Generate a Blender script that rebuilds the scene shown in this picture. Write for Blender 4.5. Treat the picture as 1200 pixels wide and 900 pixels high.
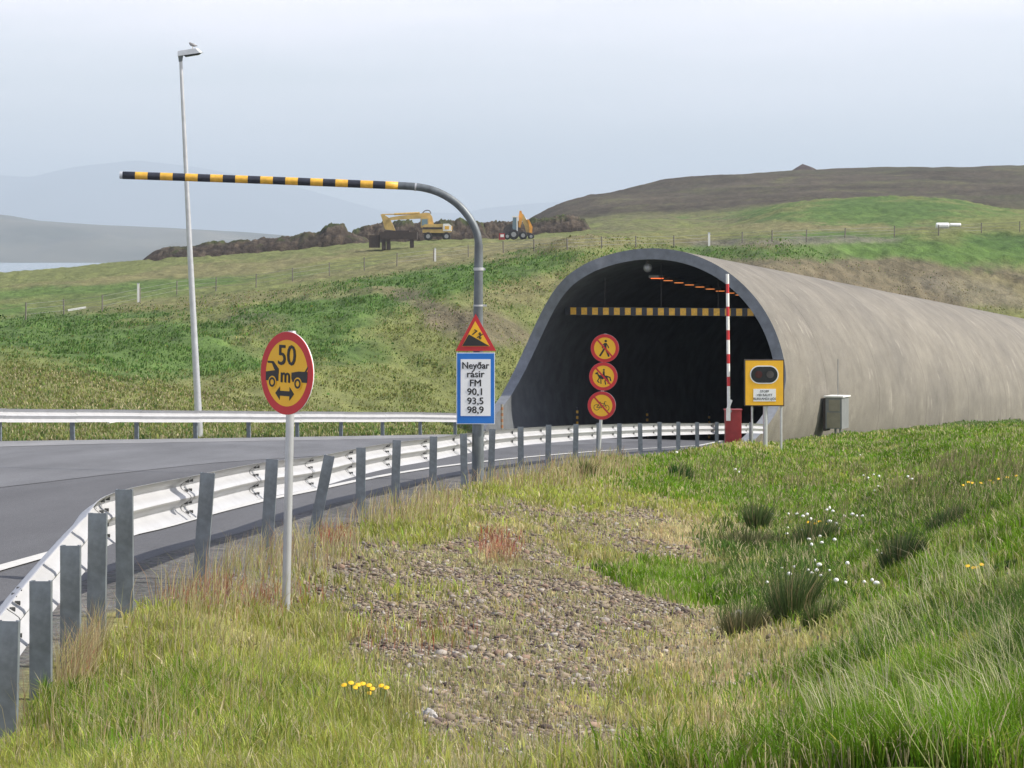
import bpy, bmesh, math, random
import numpy as np
from mathutils import Vector, Matrix, noise as mn
random.seed(7); RNG = np.random.default_rng(7)
for o in list(bpy.data.objects): bpy.data.objects.remove(o)
scene = bpy.context.scene
F = 3600.0                      # focal length of the photograph in its own pixels (1200 wide)

# ------------------------------------------------------------------ camera, sky, sun, exposure
cd = bpy.data.cameras.new('camera'); cam = bpy.data.objects.new('camera', cd)
scene.collection.objects.link(cam)
cam.location = (0, 0, 0); cam.rotation_euler = (math.radians(90), 0, 0)
cd.sensor_width = 36; cd.lens = 108; cd.shift_y = -0.125
cd.clip_start = 0.3; cd.clip_end = 60000
scene.camera = cam
SUN_AZ, SUN_EL = math.radians(97), math.radians(40)      # azimuth clockwise from +Y
SUN_DIR = Vector((math.sin(SUN_AZ)*math.cos(SUN_EL), math.cos(SUN_AZ)*math.cos(SUN_EL), math.sin(SUN_EL)))
w = bpy.data.worlds.new('World'); scene.world = w; w.use_nodes = True
nt = w.node_tree; nt.nodes.clear()
N = nt.nodes.new; L = nt.links.new
out = N('ShaderNodeOutputWorld'); bg = N('ShaderNodeBackground'); bg.inputs[1].default_value = 0.115
sky = N('ShaderNodeTexSky'); sky.sky_type = 'NISHITA'; sky.sun_disc = False
sky.sun_elevation = SUN_EL; sky.sun_rotation = SUN_AZ; sky.air_density = 1.0; sky.dust_density = 1.2; sky.ozone_density = 1.5
tc = N('ShaderNodeTexCoord'); mp = N('ShaderNodeMapping'); mp.inputs['Scale'].default_value = (3.0, 3.0, 26.0)
nz = N('ShaderNodeTexNoise'); nz.inputs['Scale'].default_value = 1.6; nz.inputs['Detail'].default_value = 5; nz.inputs['Roughness'].default_value = .55
sp = N('ShaderNodeSeparateXYZ')
grad = N('ShaderNodeMapRange'); grad.inputs['From Min'].default_value = 0.0; grad.inputs['From Max'].default_value = .085
grad.inputs['To Min'].default_value = 0.20; grad.inputs['To Max'].default_value = .92
rmp = N('ShaderNodeMapRange'); rmp.inputs['From Min'].default_value = .35; rmp.inputs['From Max'].default_value = .65
rmp.inputs['To Min'].default_value = .70; rmp.inputs['To Max'].default_value = 1.1
mul = N('ShaderNodeMath'); mul.operation = 'MULTIPLY'; mul.use_clamp = True
mix = N('ShaderNodeMix'); mix.data_type = 'RGBA'
mix.inputs['B'].default_value = (8.7, 8.2, 8.6, 1)
L(tc.outputs['Generated'], mp.inputs[0]); L(mp.outputs[0], nz.inputs['Vector']); L(nz.outputs['Fac'], rmp.inputs['Value'])
L(tc.outputs['Generated'], sp.inputs[0]); L(sp.outputs['Z'], grad.inputs['Value'])
hi = N('ShaderNodeMapRange'); hi.inputs['From Min'].default_value = .12; hi.inputs['From Max'].default_value = .55; hi.inputs['To Min'].default_value = 1.0; hi.inputs['To Max'].default_value = .30
mu2 = N('ShaderNodeMath'); mu2.operation = 'MULTIPLY'; L(sp.outputs['Z'], hi.inputs['Value']); L(grad.outputs[0], mu2.inputs[0]); L(hi.outputs[0], mu2.inputs[1]); L(mu2.outputs[0], mul.inputs[0]); L(rmp.outputs[0], mul.inputs[1]); L(mul.outputs[0], mix.inputs['Factor'])
L(sky.outputs[0], mix.inputs['A']); L(mix.outputs['Result'], bg.inputs[0]); L(bg.outputs[0], out.inputs[0])
sl = bpy.data.lights.new('sun', 'SUN'); sl.energy = 4.3; sl.angle = math.radians(.5); sl.color = (1, .92, .80)
so = bpy.data.objects.new('sun', sl); scene.collection.objects.link(so)
so.rotation_euler = SUN_DIR.to_track_quat('Z', 'Y').to_euler()
scene.view_settings.view_transform = 'Standard'; scene.view_settings.look = 'None'
scene.view_settings.exposure = 0.60; scene.view_settings.gamma = 1
scene.render.resolution_x = 1024; scene.render.resolution_y = 768

# ------------------------------------------------------------------ helpers
COL = scene.collection
def tag(o, label=None, cat=None, group=None, kind=None):
    if label: o['label'] = label
    if cat: o['category'] = cat
    if group: o['group'] = group
    if kind: o['kind'] = kind
    return o
def empty(name, loc=(0,0,0), rz=0, label=None, cat=None, group=None, rot=None):
    o = bpy.data.objects.new(name, None); COL.objects.link(o); o.empty_display_size = .2
    o.location = loc; o.rotation_euler = rot if rot else (0, 0, rz)
    return tag(o, label, cat, group)
def P(u, v, d): return Vector(((u-600)*d/F, d, (300-v)*d/F))
class MB:
    def __init__(s): s.v = []; s.f = []; s.m = []
    def add(s, vs, fs, mi=0):
        b = len(s.v); s.v += [tuple(x) for x in vs]; s.f += [tuple(i+b for i in f) for f in fs]; s.m += [mi]*len(fs)
    def box(s, c, d, mi=0, M=None):
        x, y, z = c; a, b, e = d[0]/2, d[1]/2, d[2]/2
        vs = [Vector((x+i*a, y+j*b, z+k*e)) for k in (-1,1) for j in (-1,1) for i in (-1,1)]
        if M: vs = [M @ q for q in vs]
        s.add(vs, [(0,2,3,1),(4,5,7,6),(0,1,5,4),(2,6,7,3),(0,4,6,2),(1,3,7,5)], mi)
    def beam(s, a, b, wd, ht, mi=0, wd2=None, ht2=None):
        a, b = Vector(a), Vector(b); t = (b-a).normalized()
        up = Vector((0,0,1)) if abs(t.z) < .9 else Vector((0,1,0))
        r = t.cross(up).normalized(); uu = r.cross(t)
        vs = []
        for p, ww, hh in ((a, wd, ht), (b, wd2 or wd, ht2 or ht)):
            vs += [p+r*i*ww/2+uu*j*hh/2 for i, j in ((-1,-1),(1,-1),(1,1),(-1,1))]
        s.add(vs, [(0,1,2,3),(7,6,5,4),(0,4,5,1),(1,5,6,2),(2,6,7,3),(3,7,4,0)], mi)
    def tube(s, pts, r, n=14, mi=None, caps=True):
        pts = [Vector(p) for p in pts]; rs = r if isinstance(r, (list, tuple)) else [r]*len(pts)
        b = len(s.v); up = None
        for i, p in enumerate(pts):
            t = (pts[min(i+1, len(pts)-1)]-pts[max(i-1, 0)]).normalized()
            if up is None:
                up = Vector((0,1,0)) if abs(t.y) < .9 else Vector((0,0,1))
            r1 = t.cross(up).normalized(); up = r1.cross(t).normalized()
            for k in range(n):
                a = 2*math.pi*k/n
                s.v.append(tuple(p+(r1*math.cos(a)+up*math.sin(a))*rs[i]))
        for i in range(len(pts)-1):
            for k in range(n):
                s.f.append((b+i*n+k, b+i*n+(k+1) % n, b+(i+1)*n+(k+1) % n, b+(i+1)*n+k))
                s.m.append(mi[i] if isinstance(mi, (list, tuple)) else (mi or 0))
        if caps:
            for i0, rev in ((0, True), (len(pts)-1, False)):
                q = [b+i0*n+k for k in range(n)]
                s.f.append(tuple(q[::-1] if rev else q)); s.m.append((mi[0] if isinstance(mi,(list,tuple)) else (mi or 0)))
    def prism(s, poly, y0, y1, mi=0, M=None):
        """poly in (x,z), extruded from y0 (front) to y1"""
        n = len(poly)
        ar = sum(poly[i][0]*poly[(i+1) % n][1]-poly[(i+1) % n][0]*poly[i][1] for i in range(n))
        if ar < 0: poly = poly[::-1]
        vs = [Vector((x, y0, z)) for x, z in poly]+[Vector((x, y1, z)) for x, z in poly]
        if M: vs = [M @ q for q in vs]
        s.add(vs, [tuple(range(n)), tuple(range(2*n-1, n-1, -1))]+[(i, i+n, (i+1) % n+n, (i+1) % n) for i in range(n)], mi)
    def ring(s, cx, cz, r0, r1, y0, y1, n=40, mi=0):
        """flat ring (washer) in xz"""
        b = len(s.v)
        for k in range(n):
            a = 2*math.pi*k/n; c, q = math.cos(a), math.sin(a)
            for rr, y in ((r0,y0),(r1,y0),(r1,y1),(r0,y1)): s.v.append((cx+rr*c, y, cz+rr*q))
        for k in range(n):
            k2 = (k+1) % n
            for e in range(4):
                s.f.append((b+k*4+e, b+k*4+(e+1) % 4, b+k2*4+(e+1) % 4, b+k2*4+e)); s.m.append(mi)
    def build(s, name, mats, parent=None, smooth=False, loc=None):
        me = bpy.data.meshes.new(name); me.from_pydata(s.v, [], s.f)
        if not isinstance(mats, (list, tuple)): mats = [mats]
        for m in mats: me.materials.append(m)
        me.polygons.foreach_set('material_index', s.m)
        if smooth:
            me.polygons.foreach_set('use_smooth', [True]*len(me.polygons))
            try: me.set_sharp_from_angle(angle=math.radians(40))
            except Exception: pass
        bm = bmesh.new(); bm.from_mesh(me); bmesh.ops.recalc_face_normals(bm, faces=bm.faces); bm.to_mesh(me); bm.free()
        o = bpy.data.objects.new(name, me); COL.objects.link(o)
        if parent: o.parent = parent
        if loc is not None: o.location = loc
        return o
def disc(r, n=44, cx=0, cz=0): return [(cx+r*math.cos(2*math.pi*k/n), cz+r*math.sin(2*math.pi*k/n)) for k in range(n)]
def stroke(pts, wd):
    """open polyline in xz turned into list of quads"""
    qs = []
    for (x0, z0), (x1, z1) in zip(pts[:-1], pts[1:]):
        dx, dz = x1-x0, z1-z0; l = math.hypot(dx, dz); nx, nz_ = -dz/l*wd/2, dx/l*wd/2; ex, ez = dx/l*wd*.3, dz/l*wd*.3
        qs.append([(x0-ex+nx, z0-ez+nz_), (x1+ex+nx, z1+ez+nz_), (x1+ex-nx, z1+ez-nz_), (x0-ex-nx, z0-ez-nz_)])
    return qs
def text_mesh(name, s, size, m, parent, loc, rot_y=0, bold=.0, sx=1.0, depth=.002):
    cu = bpy.data.curves.new(name, 'FONT'); cu.body = s; cu.size = size; cu.align_x = 'CENTER'; cu.align_y = 'CENTER'
    cu.extrude = depth; cu.resolution_u = 3
    t = bpy.data.objects.new(name, cu); COL.objects.link(t)
    dg = bpy.context.evaluated_depsgraph_get(); me = bpy.data.meshes.new_from_object(t.evaluated_get(dg))
    bpy.data.objects.remove(t)
    me.transform(Matrix.Diagonal((sx, 1, 1, 1))); me.transform(Matrix.Rotation(math.radians(90), 4, 'X'))
    if bold:
        bm = bmesh.new(); bm.from_mesh(me); g0 = bm.verts[:]+bm.edges[:]+bm.faces[:]
        for dx, dz, dy in ((-bold, bold*.6, -.0006), (bold, -bold*.6, .0006)):
            d_ = bmesh.ops.duplicate(bm, geom=g0); bmesh.ops.translate(bm, verts=[e for e in d_['geom'] if isinstance(e, bmesh.types.BMVert)], vec=(dx, dy, dz))
        bm.to_mesh(me); bm.free()
    me.transform(Matrix.Rotation(rot_y, 4, 'Y')); me.materials.clear(); me.materials.append(m); me.name = name
    o = bpy.data.objects.new(name, me); COL.objects.link(o); o.parent = parent; o.location = loc
    return o

# ------------------------------------------------------------------ materials
def mat(name, col, rough=.6, metal=0.0, var=.12, scale=8.0, bump=0.0, bscale=60.0, emit=None, estr=0, col2=None, spec=.5, dist=.01, stretch=(1,1,1)):
    m = bpy.data.materials.new(name); m.use_nodes = True; t = m.node_tree; n = t.nodes; l = t.links
    b = n['Principled BSDF']; b.inputs['Roughness'].default_value = rough; b.inputs['Metallic'].default_value = metal
    b.inputs['Specular IOR Level'].default_value = spec
    c = n.new('ShaderNodeTexCoord'); mp = n.new('ShaderNodeMapping'); mp.inputs['Scale'].default_value = stretch
    l.new(c.outputs['Object'], mp.inputs[0])
    z = n.new('ShaderNodeTexNoise'); z.inputs['Scale'].default_value = scale; z.inputs['Detail'].default_value = 6; z.inputs['Roughness'].default_value = .6
    l.new(mp.outputs[0], z.inputs['Vector'])
    r = n.new('ShaderNodeValToRGB'); r.color_ramp.elements[0].position = .3; r.color_ramp.elements[1].position = .7
    c2 = col2 or tuple(min(1, x*(1+var)) for x in col[:3]); c1 = tuple(x*(1-var) for x in col[:3]) if not col2 else col[:3]
    r.color_ramp.elements[0].color = (*c1, 1); r.color_ramp.elements[1].color = (*c2, 1)
    l.new(z.outputs['Fac'], r.inputs[0]); l.new(r.outputs[0], b.inputs['Base Color'])
    if bump:
        z2 = n.new('ShaderNodeTexNoise'); z2.inputs['Scale'].default_value = bscale; z2.inputs['Detail'].default_value = 4
        l.new(mp.outputs[0], z2.inputs['Vector'])
        bp = n.new('ShaderNodeBump'); bp.inputs['Strength'].default_value = bump; bp.inputs['Distance'].default_value = dist
        l.new(z2.outputs['Fac'], bp.inputs['Height']); l.new(bp.outputs[0], b.inputs['Normal'])
    if emit:
        b.inputs['Emission Color'].default_value = (*emit, 1); b.inputs['Emission Strength'].default_value = estr
    return m
M = {}
M['rail'] = mat('galvanised_rail', (.45,.46,.48), .5, .2, .08, 3, .15, 30, dist=.003)
M['galv'] = mat('galvanised_post', (.15,.175,.20), .5, .25, .25, 12, .2, 60, dist=.002)
M['galv_light'] = mat('galvanised_pole', (.48,.50,.52), .4, .45, .12, 6, .1, 50, dist=.002)
M['gantry'] = mat('weathered_grey_steel', (.13,.15,.165), .5, .3, .3, 9, .2, 40, dist=.002, stretch=(1,1,.4))
M['bolt'] = mat('dark_bolt', (.08,.085,.09), .6, .4)
M['black'] = mat('sign_black', (.018,.018,.02), .5)
M['bblue'] = mat('stripe_black', (.022,.026,.04), .5, 0, .3, 14)
M['yellow'] = mat('sign_yellow', (.84,.46,.02), .45, 0, .06, 5)
M['stripe_yellow'] = mat('stripe_yellow', (.70,.40,.05), .5, 0, .2, 14)
M['red'] = mat('sign_red', (.52,.022,.03), .42, 0, .08, 5)
M['blue'] = mat('sign_blue', (.012,.16,.55), .4, 0, .06, 5)
M['white'] = mat('sign_white', (.80,.82,.84), .45, 0, .04, 5)
M['cream'] = mat('boom_white', (.78,.78,.76), .45, 0, .1, 9)
M['dred'] = mat('barrier_red', (.34,.03,.035), .5, 0, .15, 6)
M['signback'] = mat('sign_back_grey', (.30,.31,.32), .5, .4)
M['lens'] = mat('dark_lens', (.02,.022,.03), .2)
M['lensred'] = mat('unlit_red_lamp', (.055,.010,.014), .25)
M['mach'] = mat('machine_yellow', (.50,.35,.12), .5, 0, .2, 2)
M['mach2'] = mat('machine_orange', (.70,.32,.05), .5, 0, .2, 2)
M['tyre'] = mat('tyre', (.03,.03,.032), .85, 0, .3)
M['dark'] = mat('machine_dark', (.06,.055,.055), .7, 0, .4, 3)
M['glass'] = mat('cab_glass', (.16,.24,.28), .12, 0, .1)
M['rust'] = mat('rusty_dark_steel', (.045,.038,.038), .85, .1, .4, 4, col2=(.075,.058,.052))
M['wood'] = mat('grey_weathered_wood', (.17,.155,.135), .9, 0, .25, 10)
M['wire'] = mat('wire', (.25,.25,.25), .6, .5)
M['lampgrey'] = mat('lamp_head_grey', (.50,.53,.56), .4, .2)
M['tan'] = mat('cabinet_tan', (.26,.24,.185), .6, 0, .12, 4)
M['cabgrey'] = mat('cabinet_grey', (.19,.20,.205), .55, .1, .1, 4)
M['bird'] = mat('gull_grey', (.25,.25,.26), .8, 0, .5, 18)
M['lampglow'] = mat('sodium_lamp', (.9,.35,.1), .5, emit=(1,.30,.08), estr=.6)
M['glow2'] = mat('sodium_lamp_near', (.9,.2,.05), .5, emit=(1,.17,.04), estr=1.2)
M['cotton'] = mat('cotton_grass_white', (.86,.86,.84), .9, 0, .05)
M['stem'] = mat('flower_stem', (.12,.16,.05), .8)
M['petal'] = mat('petal_yellow', (.80,.48,.01), .6, 0, .08)
M['wrap'] = mat('white_wrap', (.80,.82,.82), .4, 0, .06)
M['rustor'] = mat('dull_orange', (.30,.13,.05), .7, 0, .3)
M['rock1'] = mat('pale_rock', (.36,.35,.34), .9, 0, .3, 12, .8, 30)
M['rock2'] = mat('dark_lava_rock', (.055,.042,.040), .95, 0, .5, 12, .8, 40)

def concrete():
    m = bpy.data.materials.new('concrete_shell'); m.use_nodes = True; t = m.node_tree; n = t.nodes; l = t.links
    b = n['Principled BSDF']; b.inputs['Roughness'].default_value = .85; b.inputs['Specular IOR Level'].default_value = .25
    c = n.new('ShaderNodeTexCoord')
    def nz(sc, scale, det=6, ro=.6):
        mp = n.new('ShaderNodeMapping'); mp.inputs['Scale'].default_value = sc; l.new(c.outputs['Object'], mp.inputs[0])
        q = n.new('ShaderNodeTexNoise'); q.inputs['Scale'].default_value = scale; q.inputs['Detail'].default_value = det; q.inputs['Roughness'].default_value = ro
        l.new(mp.outputs[0], q.inputs['Vector']); return q.outputs['Fac']
    streak = nz((.16, .8, .14), 1.2, 3, .5); big = nz((1,1,1), .35); fine = nz((1,1,1), 22)
    stain = nz((1.0, .9, .16), .9, 5, .7)
    def ramp(src, p0, c0, p1, c1):
        r = n.new('ShaderNodeValToRGB'); r.color_ramp.elements[0].position = p0; r.color_ramp.elements[1].position = p1
        r.color_ramp.elements[0].color = (*c0, 1); r.color_ramp.elements[1].color = (*c1, 1); l.new(src, r.inputs[0]); return r.outputs[0]
    base = ramp(streak, .20, (.178,.168,.148), .80, (.208,.196,.174))
    def mixc(a, b_, mode, f=1.0):
        x = n.new('ShaderNodeMix'); x.data_type = 'RGBA'; x.blend_type = mode; x.inputs['Factor'].default_value = f
        l.new(a, x.inputs['A']); l.new(b_, x.inputs['B']); return x.outputs['Result']
    o = mixc(base, ramp(big, .3, (.80,.80,.81), .7, (1.12,1.11,1.08)), 'MULTIPLY')
    o = mixc(o, ramp(fine, .3, (.88,.88,.88), .7, (1.08,1.08,1.08)), 'MULTIPLY')
    o = mixc(o, ramp(nz((1,1,1), 1.4, 7, .75), .34, (.80,.79,.77), .64, (1.12,1.12,1.12)), 'MULTIPLY', .5)
    o = mixc(o, ramp(nz((1.6,1.6,.12), 1.6, 5, .7), .62, (1,1,1), .80, (.74,.73,.71)), 'MULTIPLY', .8)
    o = mixc(o, ramp(stain, .30, (.74,.72,.70), .46, (1,1,1)), 'MULTIPLY', .45)
    # pour joints every 7.5 m along the tunnel
    sp = n.new('ShaderNodeSeparateXYZ'); l.new(c.outputs['Object'], sp.inputs[0])
    def math_(op, a, b_=None):
        q = n.new('ShaderNodeMath'); q.operation = op
        if isinstance(a, (int, float)): q.inputs[0].default_value = a
        else: l.new(a, q.inputs[0])
        if b_ is not None:
            if isinstance(b_, (int, float)): q.inputs[1].default_value = b_
            else: l.new(b_, q.inputs[1])
        return q.outputs[0]
    fr = math_('FRACT', math_('DIVIDE', math_('ADD', sp.outputs['Y'], 3.0), 7.5))
    ln = math_('LESS_THAN', fr, .009)
    x = n.new('ShaderNodeMix'); x.data_type = 'RGBA'; x.blend_type = 'MULTIPLY'; l.new(math_('MULTIPLY', ln, .45), x.inputs['Factor'])
    l.new(o, x.inputs['A']); x.inputs['B'].default_value = (.35,.33,.31,1); o = x.outputs['Result']
    # light scuffed board marks running round the arch
    sc = nz((.9, 2.0, .9), .8, 4, .65)
    x = n.new('ShaderNodeMix'); x.data_type = 'RGBA'; x.blend_type = 'MIX'; l.new(ramp(sc, .60, (0,0,0), .74, (.55,.55,.55)), x.inputs['Factor'])
    l.new(o, x.inputs['A']); x.inputs['B'].default_value = (.36,.335,.295,1); o = x.outputs['Result']
    l.new(o, b.inputs['Base Color'])
    bp = n.new('ShaderNodeBump'); bp.inputs['Strength'].default_value = .5; bp.inputs['Distance'].default_value = .03
    l.new(fine, bp.inputs['Height']); l.new(bp.outputs[0], b.inputs['Normal'])
    return m
M['concrete'] = concrete()
M['concrete_shade'] = mat('concrete_ring_shade', (.17,.185,.21), .9, 0, .2, 3, .5, 20)  # shell concrete with the blue of the shade put into its colour
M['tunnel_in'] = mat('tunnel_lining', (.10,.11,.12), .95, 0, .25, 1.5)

def asphalt(name, col, sc=1.0):
    m = mat(name, col, .85, 0, .20, .9, .6, 130, dist=.008, spec=.3, stretch=(1, .12, 1))
    t = m.node_tree; n = t.nodes; l = t.links; b = n['Principled BSDF']
    c = n.new('ShaderNodeTexCoord'); z = n.new('ShaderNodeTexNoise'); z.inputs['Scale'].default_value = 30; z.inputs['Detail'].default_value = 6; z.inputs['Roughness'].default_value = .8
    l.new(c.outputs['Object'], z.inputs['Vector'])
    r = n.new('ShaderNodeValToRGB'); r.color_ramp.elements[0].position = .35; r.color_ramp.elements[0].color = (.72,.72,.72,1)
    r.color_ramp.elements[1].position = .65; r.color_ramp.elements[1].color = (1.25,1.25,1.25,1); l.new(z.outputs['Fac'], r.inputs[0])
    x = n.new('ShaderNodeMix'); x.data_type = 'RGBA'; x.blend_type = 'MULTIPLY'; x.inputs['Factor'].default_value = 1
    src = b.inputs['Base Color'].links[0].from_socket
    l.new(src, x.inputs['A']); l.new(r.outputs[0], x.inputs['B']); l.new(x.outputs['Result'], b.inputs['Base Color'])
    return m
M['asph_dark'] = asphalt('asphalt_dark', (.098,.101,.110))
M['asph_mid'] = asphalt('asphalt_mid', (.130,.135,.146))
M['asph_pale'] = asphalt('asphalt_pale', (.215,.22,.23))
M['paint'] = mat('road_paint', (.52,.52,.50), .7, 0, .15, 20)

# ------------------------------------------------------------------ numpy value noise
_LAT = RNG.random((256, 256))
def vnoise(x, y):
    xi = np.floor(x).astype(int); yi = np.floor(y).astype(int); fx = x-xi; fy = y-yi
    fx = fx*fx*(3-2*fx); fy = fy*fy*(3-2*fy)
    a = _LAT[xi % 256, yi % 256]; b = _LAT[(xi+1) % 256, yi % 256]; c = _LAT[xi % 256, (yi+1) % 256]; d = _LAT[(xi+1) % 256, (yi+1) % 256]
    return (a*(1-fx)+b*fx)*(1-fy)+(c*(1-fx)+d*fx)*fy
def fbm(x, y, o=4, g=.5):
    s = 0; a = 1; t = 0
    for i in range(o):
        s = s+a*(vnoise(x*2**i+17.3*i, y*2**i+5.1*i)-.5); t += a; a *= g
    return s/t*2            # about -1..1
def sstep(x, a, b):
    t = np.clip((x-a)/(b-a), 0, 1); return t*t*(3-2*t)

# ------------------------------------------------------------------ road alignment (posts of the near rail give the near edge)
POSTS = [(8,733,13.8),(47,684,15.1),(82,642,16.4),(114,606,17.7),(145,578,19.0),(240,557,22.5),(316,542,26.5),(378,535,30.4),
 (423,526,34.4),(465,519,38.4),(508,514,42.4),(543,509,46.3),(577,505,50.2),(610,502,54.1),(643,500,57.9),(675,498.5,61.8),
 (702,497.5,65.6),(726,497,69.3),(750,496.5,73.1),(773,496,76.8),(795,496,80.5),(817,496,84.1),(840,496,87.7),(861,496,91.4),(880,496,95.2)]
NT = [(-10,-1.9,-1.35),(5,-2.15,-1.75)]
for u, v, d in POSTS[:5:4]: NT.append((d, (u-600)*d/F, (300-v)*d/F-.75))
NT = [(-10,-1.9,-1.45),(5,-2.1,-1.9),(13.8,-2.27,-2.15),(19,-2.40,-2.22)]
for u, v, d in POSTS[5:]: NT.append((d, (u-600)*d/F, (300-v)*d/F-.75))
NT += [(101,8.2,-6.2),(110.4,9.2,-6.68),(125,14.5,-7.5)]
FT = [(-10,-21,-1.3),(5,-20.5,-1.6),(22,-19,-2.05),(34,-17.3,-2.55),(54,-14.9,-3.4),(70,-11.7,-4.23),(87,-7.0,-5.15),(104,-2.3,-6.05),(110,-.6,-6.45),(113.6,1.03,-6.72),(125,5.6,-7.3)]
NT = np.array(NT); FT = np.array(FT)
def road_x(Y):
    return np.interp(Y, NT[:,0], NT[:,1]), np.interp(Y, FT[:,0], FT[:,1])
def zroad(X, Y):
    nx, fx = road_x(Y); nz_ = np.interp(Y, NT[:,0], NT[:,2]); fz = np.interp(Y, FT[:,0], FT[:,2])
    t = np.clip((X-nx)/(fx-nx), -.1, 1.2); return nz_+(fz-nz_)*t
# tunnel frame
TX, TY, TZ, TPHI, TG = 5.113, 112.0, -6.705, .381, .0616
TS, TC = math.sin(TPHI), math.cos(TPHI)
def tun(X, Y):
    dx, dy = X-TX, Y-TY
    return dx*TC-dy*TS, dx*TS+dy*TC        # lateral, along

# ------------------------------------------------------------------ terrain
CP = [ # (u, v, d) points of the ground as read off the photograph
 # foreground
 (-250,900,11.5),(0,900,11.4),(300,900,10.8),(600,900,11.1),(900,900,11.0),(1200,900,10.0),(1450,900,9.0),
 (10,842,13.8),(200,760,16.5),(130,745,18),(400,800,15.8),(600,800,16.6),(800,810,17.5),(1000,800,15.8),(1200,750,14.8),(1350,750,13.5),
 (238,694,22.2),(335,722,22),(330,650,26.5),(600,700,24),(700,700,25),(850,700,27),(1000,700,24),(1100,690,22),(1200,600,27.6),(1400,600,25),
 (380,624,30.4),(430,600,34),(480,583,38),(600,600,37),(700,620,36),(800,610,42),(900,600,50),(1000,600,47),(1100,570,46),(1300,540,45),
 (560,563,47.5),(520,573,42),(625,552,54),(700,545,58),(703,532,62),(750,540,68),(850,548,72),(950,550,76),(1050,548,72),(1200,522,60),(1150,530,62),(1300,510,65),
 (770,524,77),(820,518,86),(860,517,90),(897,521,88),(915,530,87),(950,525,98),(960,512,108),(1050,500,112),(1100,512,92),(1000,510,112),(1050,515,100),(1150,505,100),(1200,500,120),(1120,498,124),(1350,480,120),(1200,497,140),
 # far verge and bank
 (-300,510,74),(0,513,74),(150,510,82),(300,506,92),(450,503,104),(540,500,114),
 (-300,485,88),(0,490,86),(150,492,93),(300,492,102),(450,488,113),(550,480,122),
 (-300,440,110),(0,440,106),(150,440,112),(300,438,120),(450,425,128),(570,410,134),
 (-300,402,135),(0,398,132),(150,392,135),(300,375,142),(450,350,150),(600,335,158),
 (0,376,185),(120,366,195),(-300,380,190),(207,346,225),(300,337,235),(386,323,240),(465,312,250),(549,301,260),(665,293,285),(831,287,290),(1000,280,300),(1200,272,300),
 (300,345,180),(450,325,180),(600,302,185),(700,310,165),(760,296,185),(850,292,195),
 # behind the tunnel
 (650,440,140),(720,440,145),(800,480,150),(850,440,160),(900,400,160),(1000,470,160),(1000,360,182),(900,330,175),(1000,295,205),(1100,440,168),(1100,370,188),(1100,288,215),(1200,470,172),(1200,390,190),(1200,300,216),(1300,400,195),(1300,290,220),(1500,390,200),(1500,280,240),
 # plateau
 (0,322,330),(0,345,250),(-300,330,330),(160,307,370),(300,297,380),(450,285,385),(600,281,370),(700,271,390),(780,266,400),(860,262,420),
 (850,275,330),(1000,264,350),(1200,262,350),(1100,263,350),(1400,262,360),
 (890,250,420),(1030,231,450),(1120,235,450),(1185,246,450),(1250,250,450),(960,236,440),(1030,236,500),(1180,245,520),
 (0,335,480),(-300,345,480),(160,320,520),(300,318,540),(450,312,560),(0,400,800),(300,380,800),(450,345,760),(560,300,620),(560,340,900),
 (640,262,560),(700,245,600),(760,235,650),(860,240,560),(640,249,800),(700,234,840),(760,219.5,860),(850,208,900),(930,200.5,930),(1000,197,950),(1100,195,960),(1200,193.5,970),(1400,194,980),(1000,224,640),(1200,222,640),(1000,210,780),(1200,208,780),
 (850,230,1180),(1000,225,1200),(1200,222,1200),(0,480,1200),(450,420,1200),(600,330,1200),
]
CP = np.array(CP, float)
def cpc(u, ld): return np.stack([u/300.0, ld*1.7], -1)
_C = cpc(CP[:,0], np.log(CP[:,2])); _Z = (300-CP[:,1])*CP[:,2]/F
def _phi(r2): return np.sqrt(r2+.03)
_n = len(CP); _A = np.zeros((_n+3, _n+3)); _A[:_n,:_n] = _phi(((_C[:,None]-_C[None])**2).sum(2))-np.eye(_n)*.004
_A[:_n,_n:] = np.c_[np.ones(_n), _C]; _A[_n:,:_n] = _A[:_n,_n:].T
_W = np.linalg.solve(_A, np.r_[_Z, 0, 0, 0])
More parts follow.
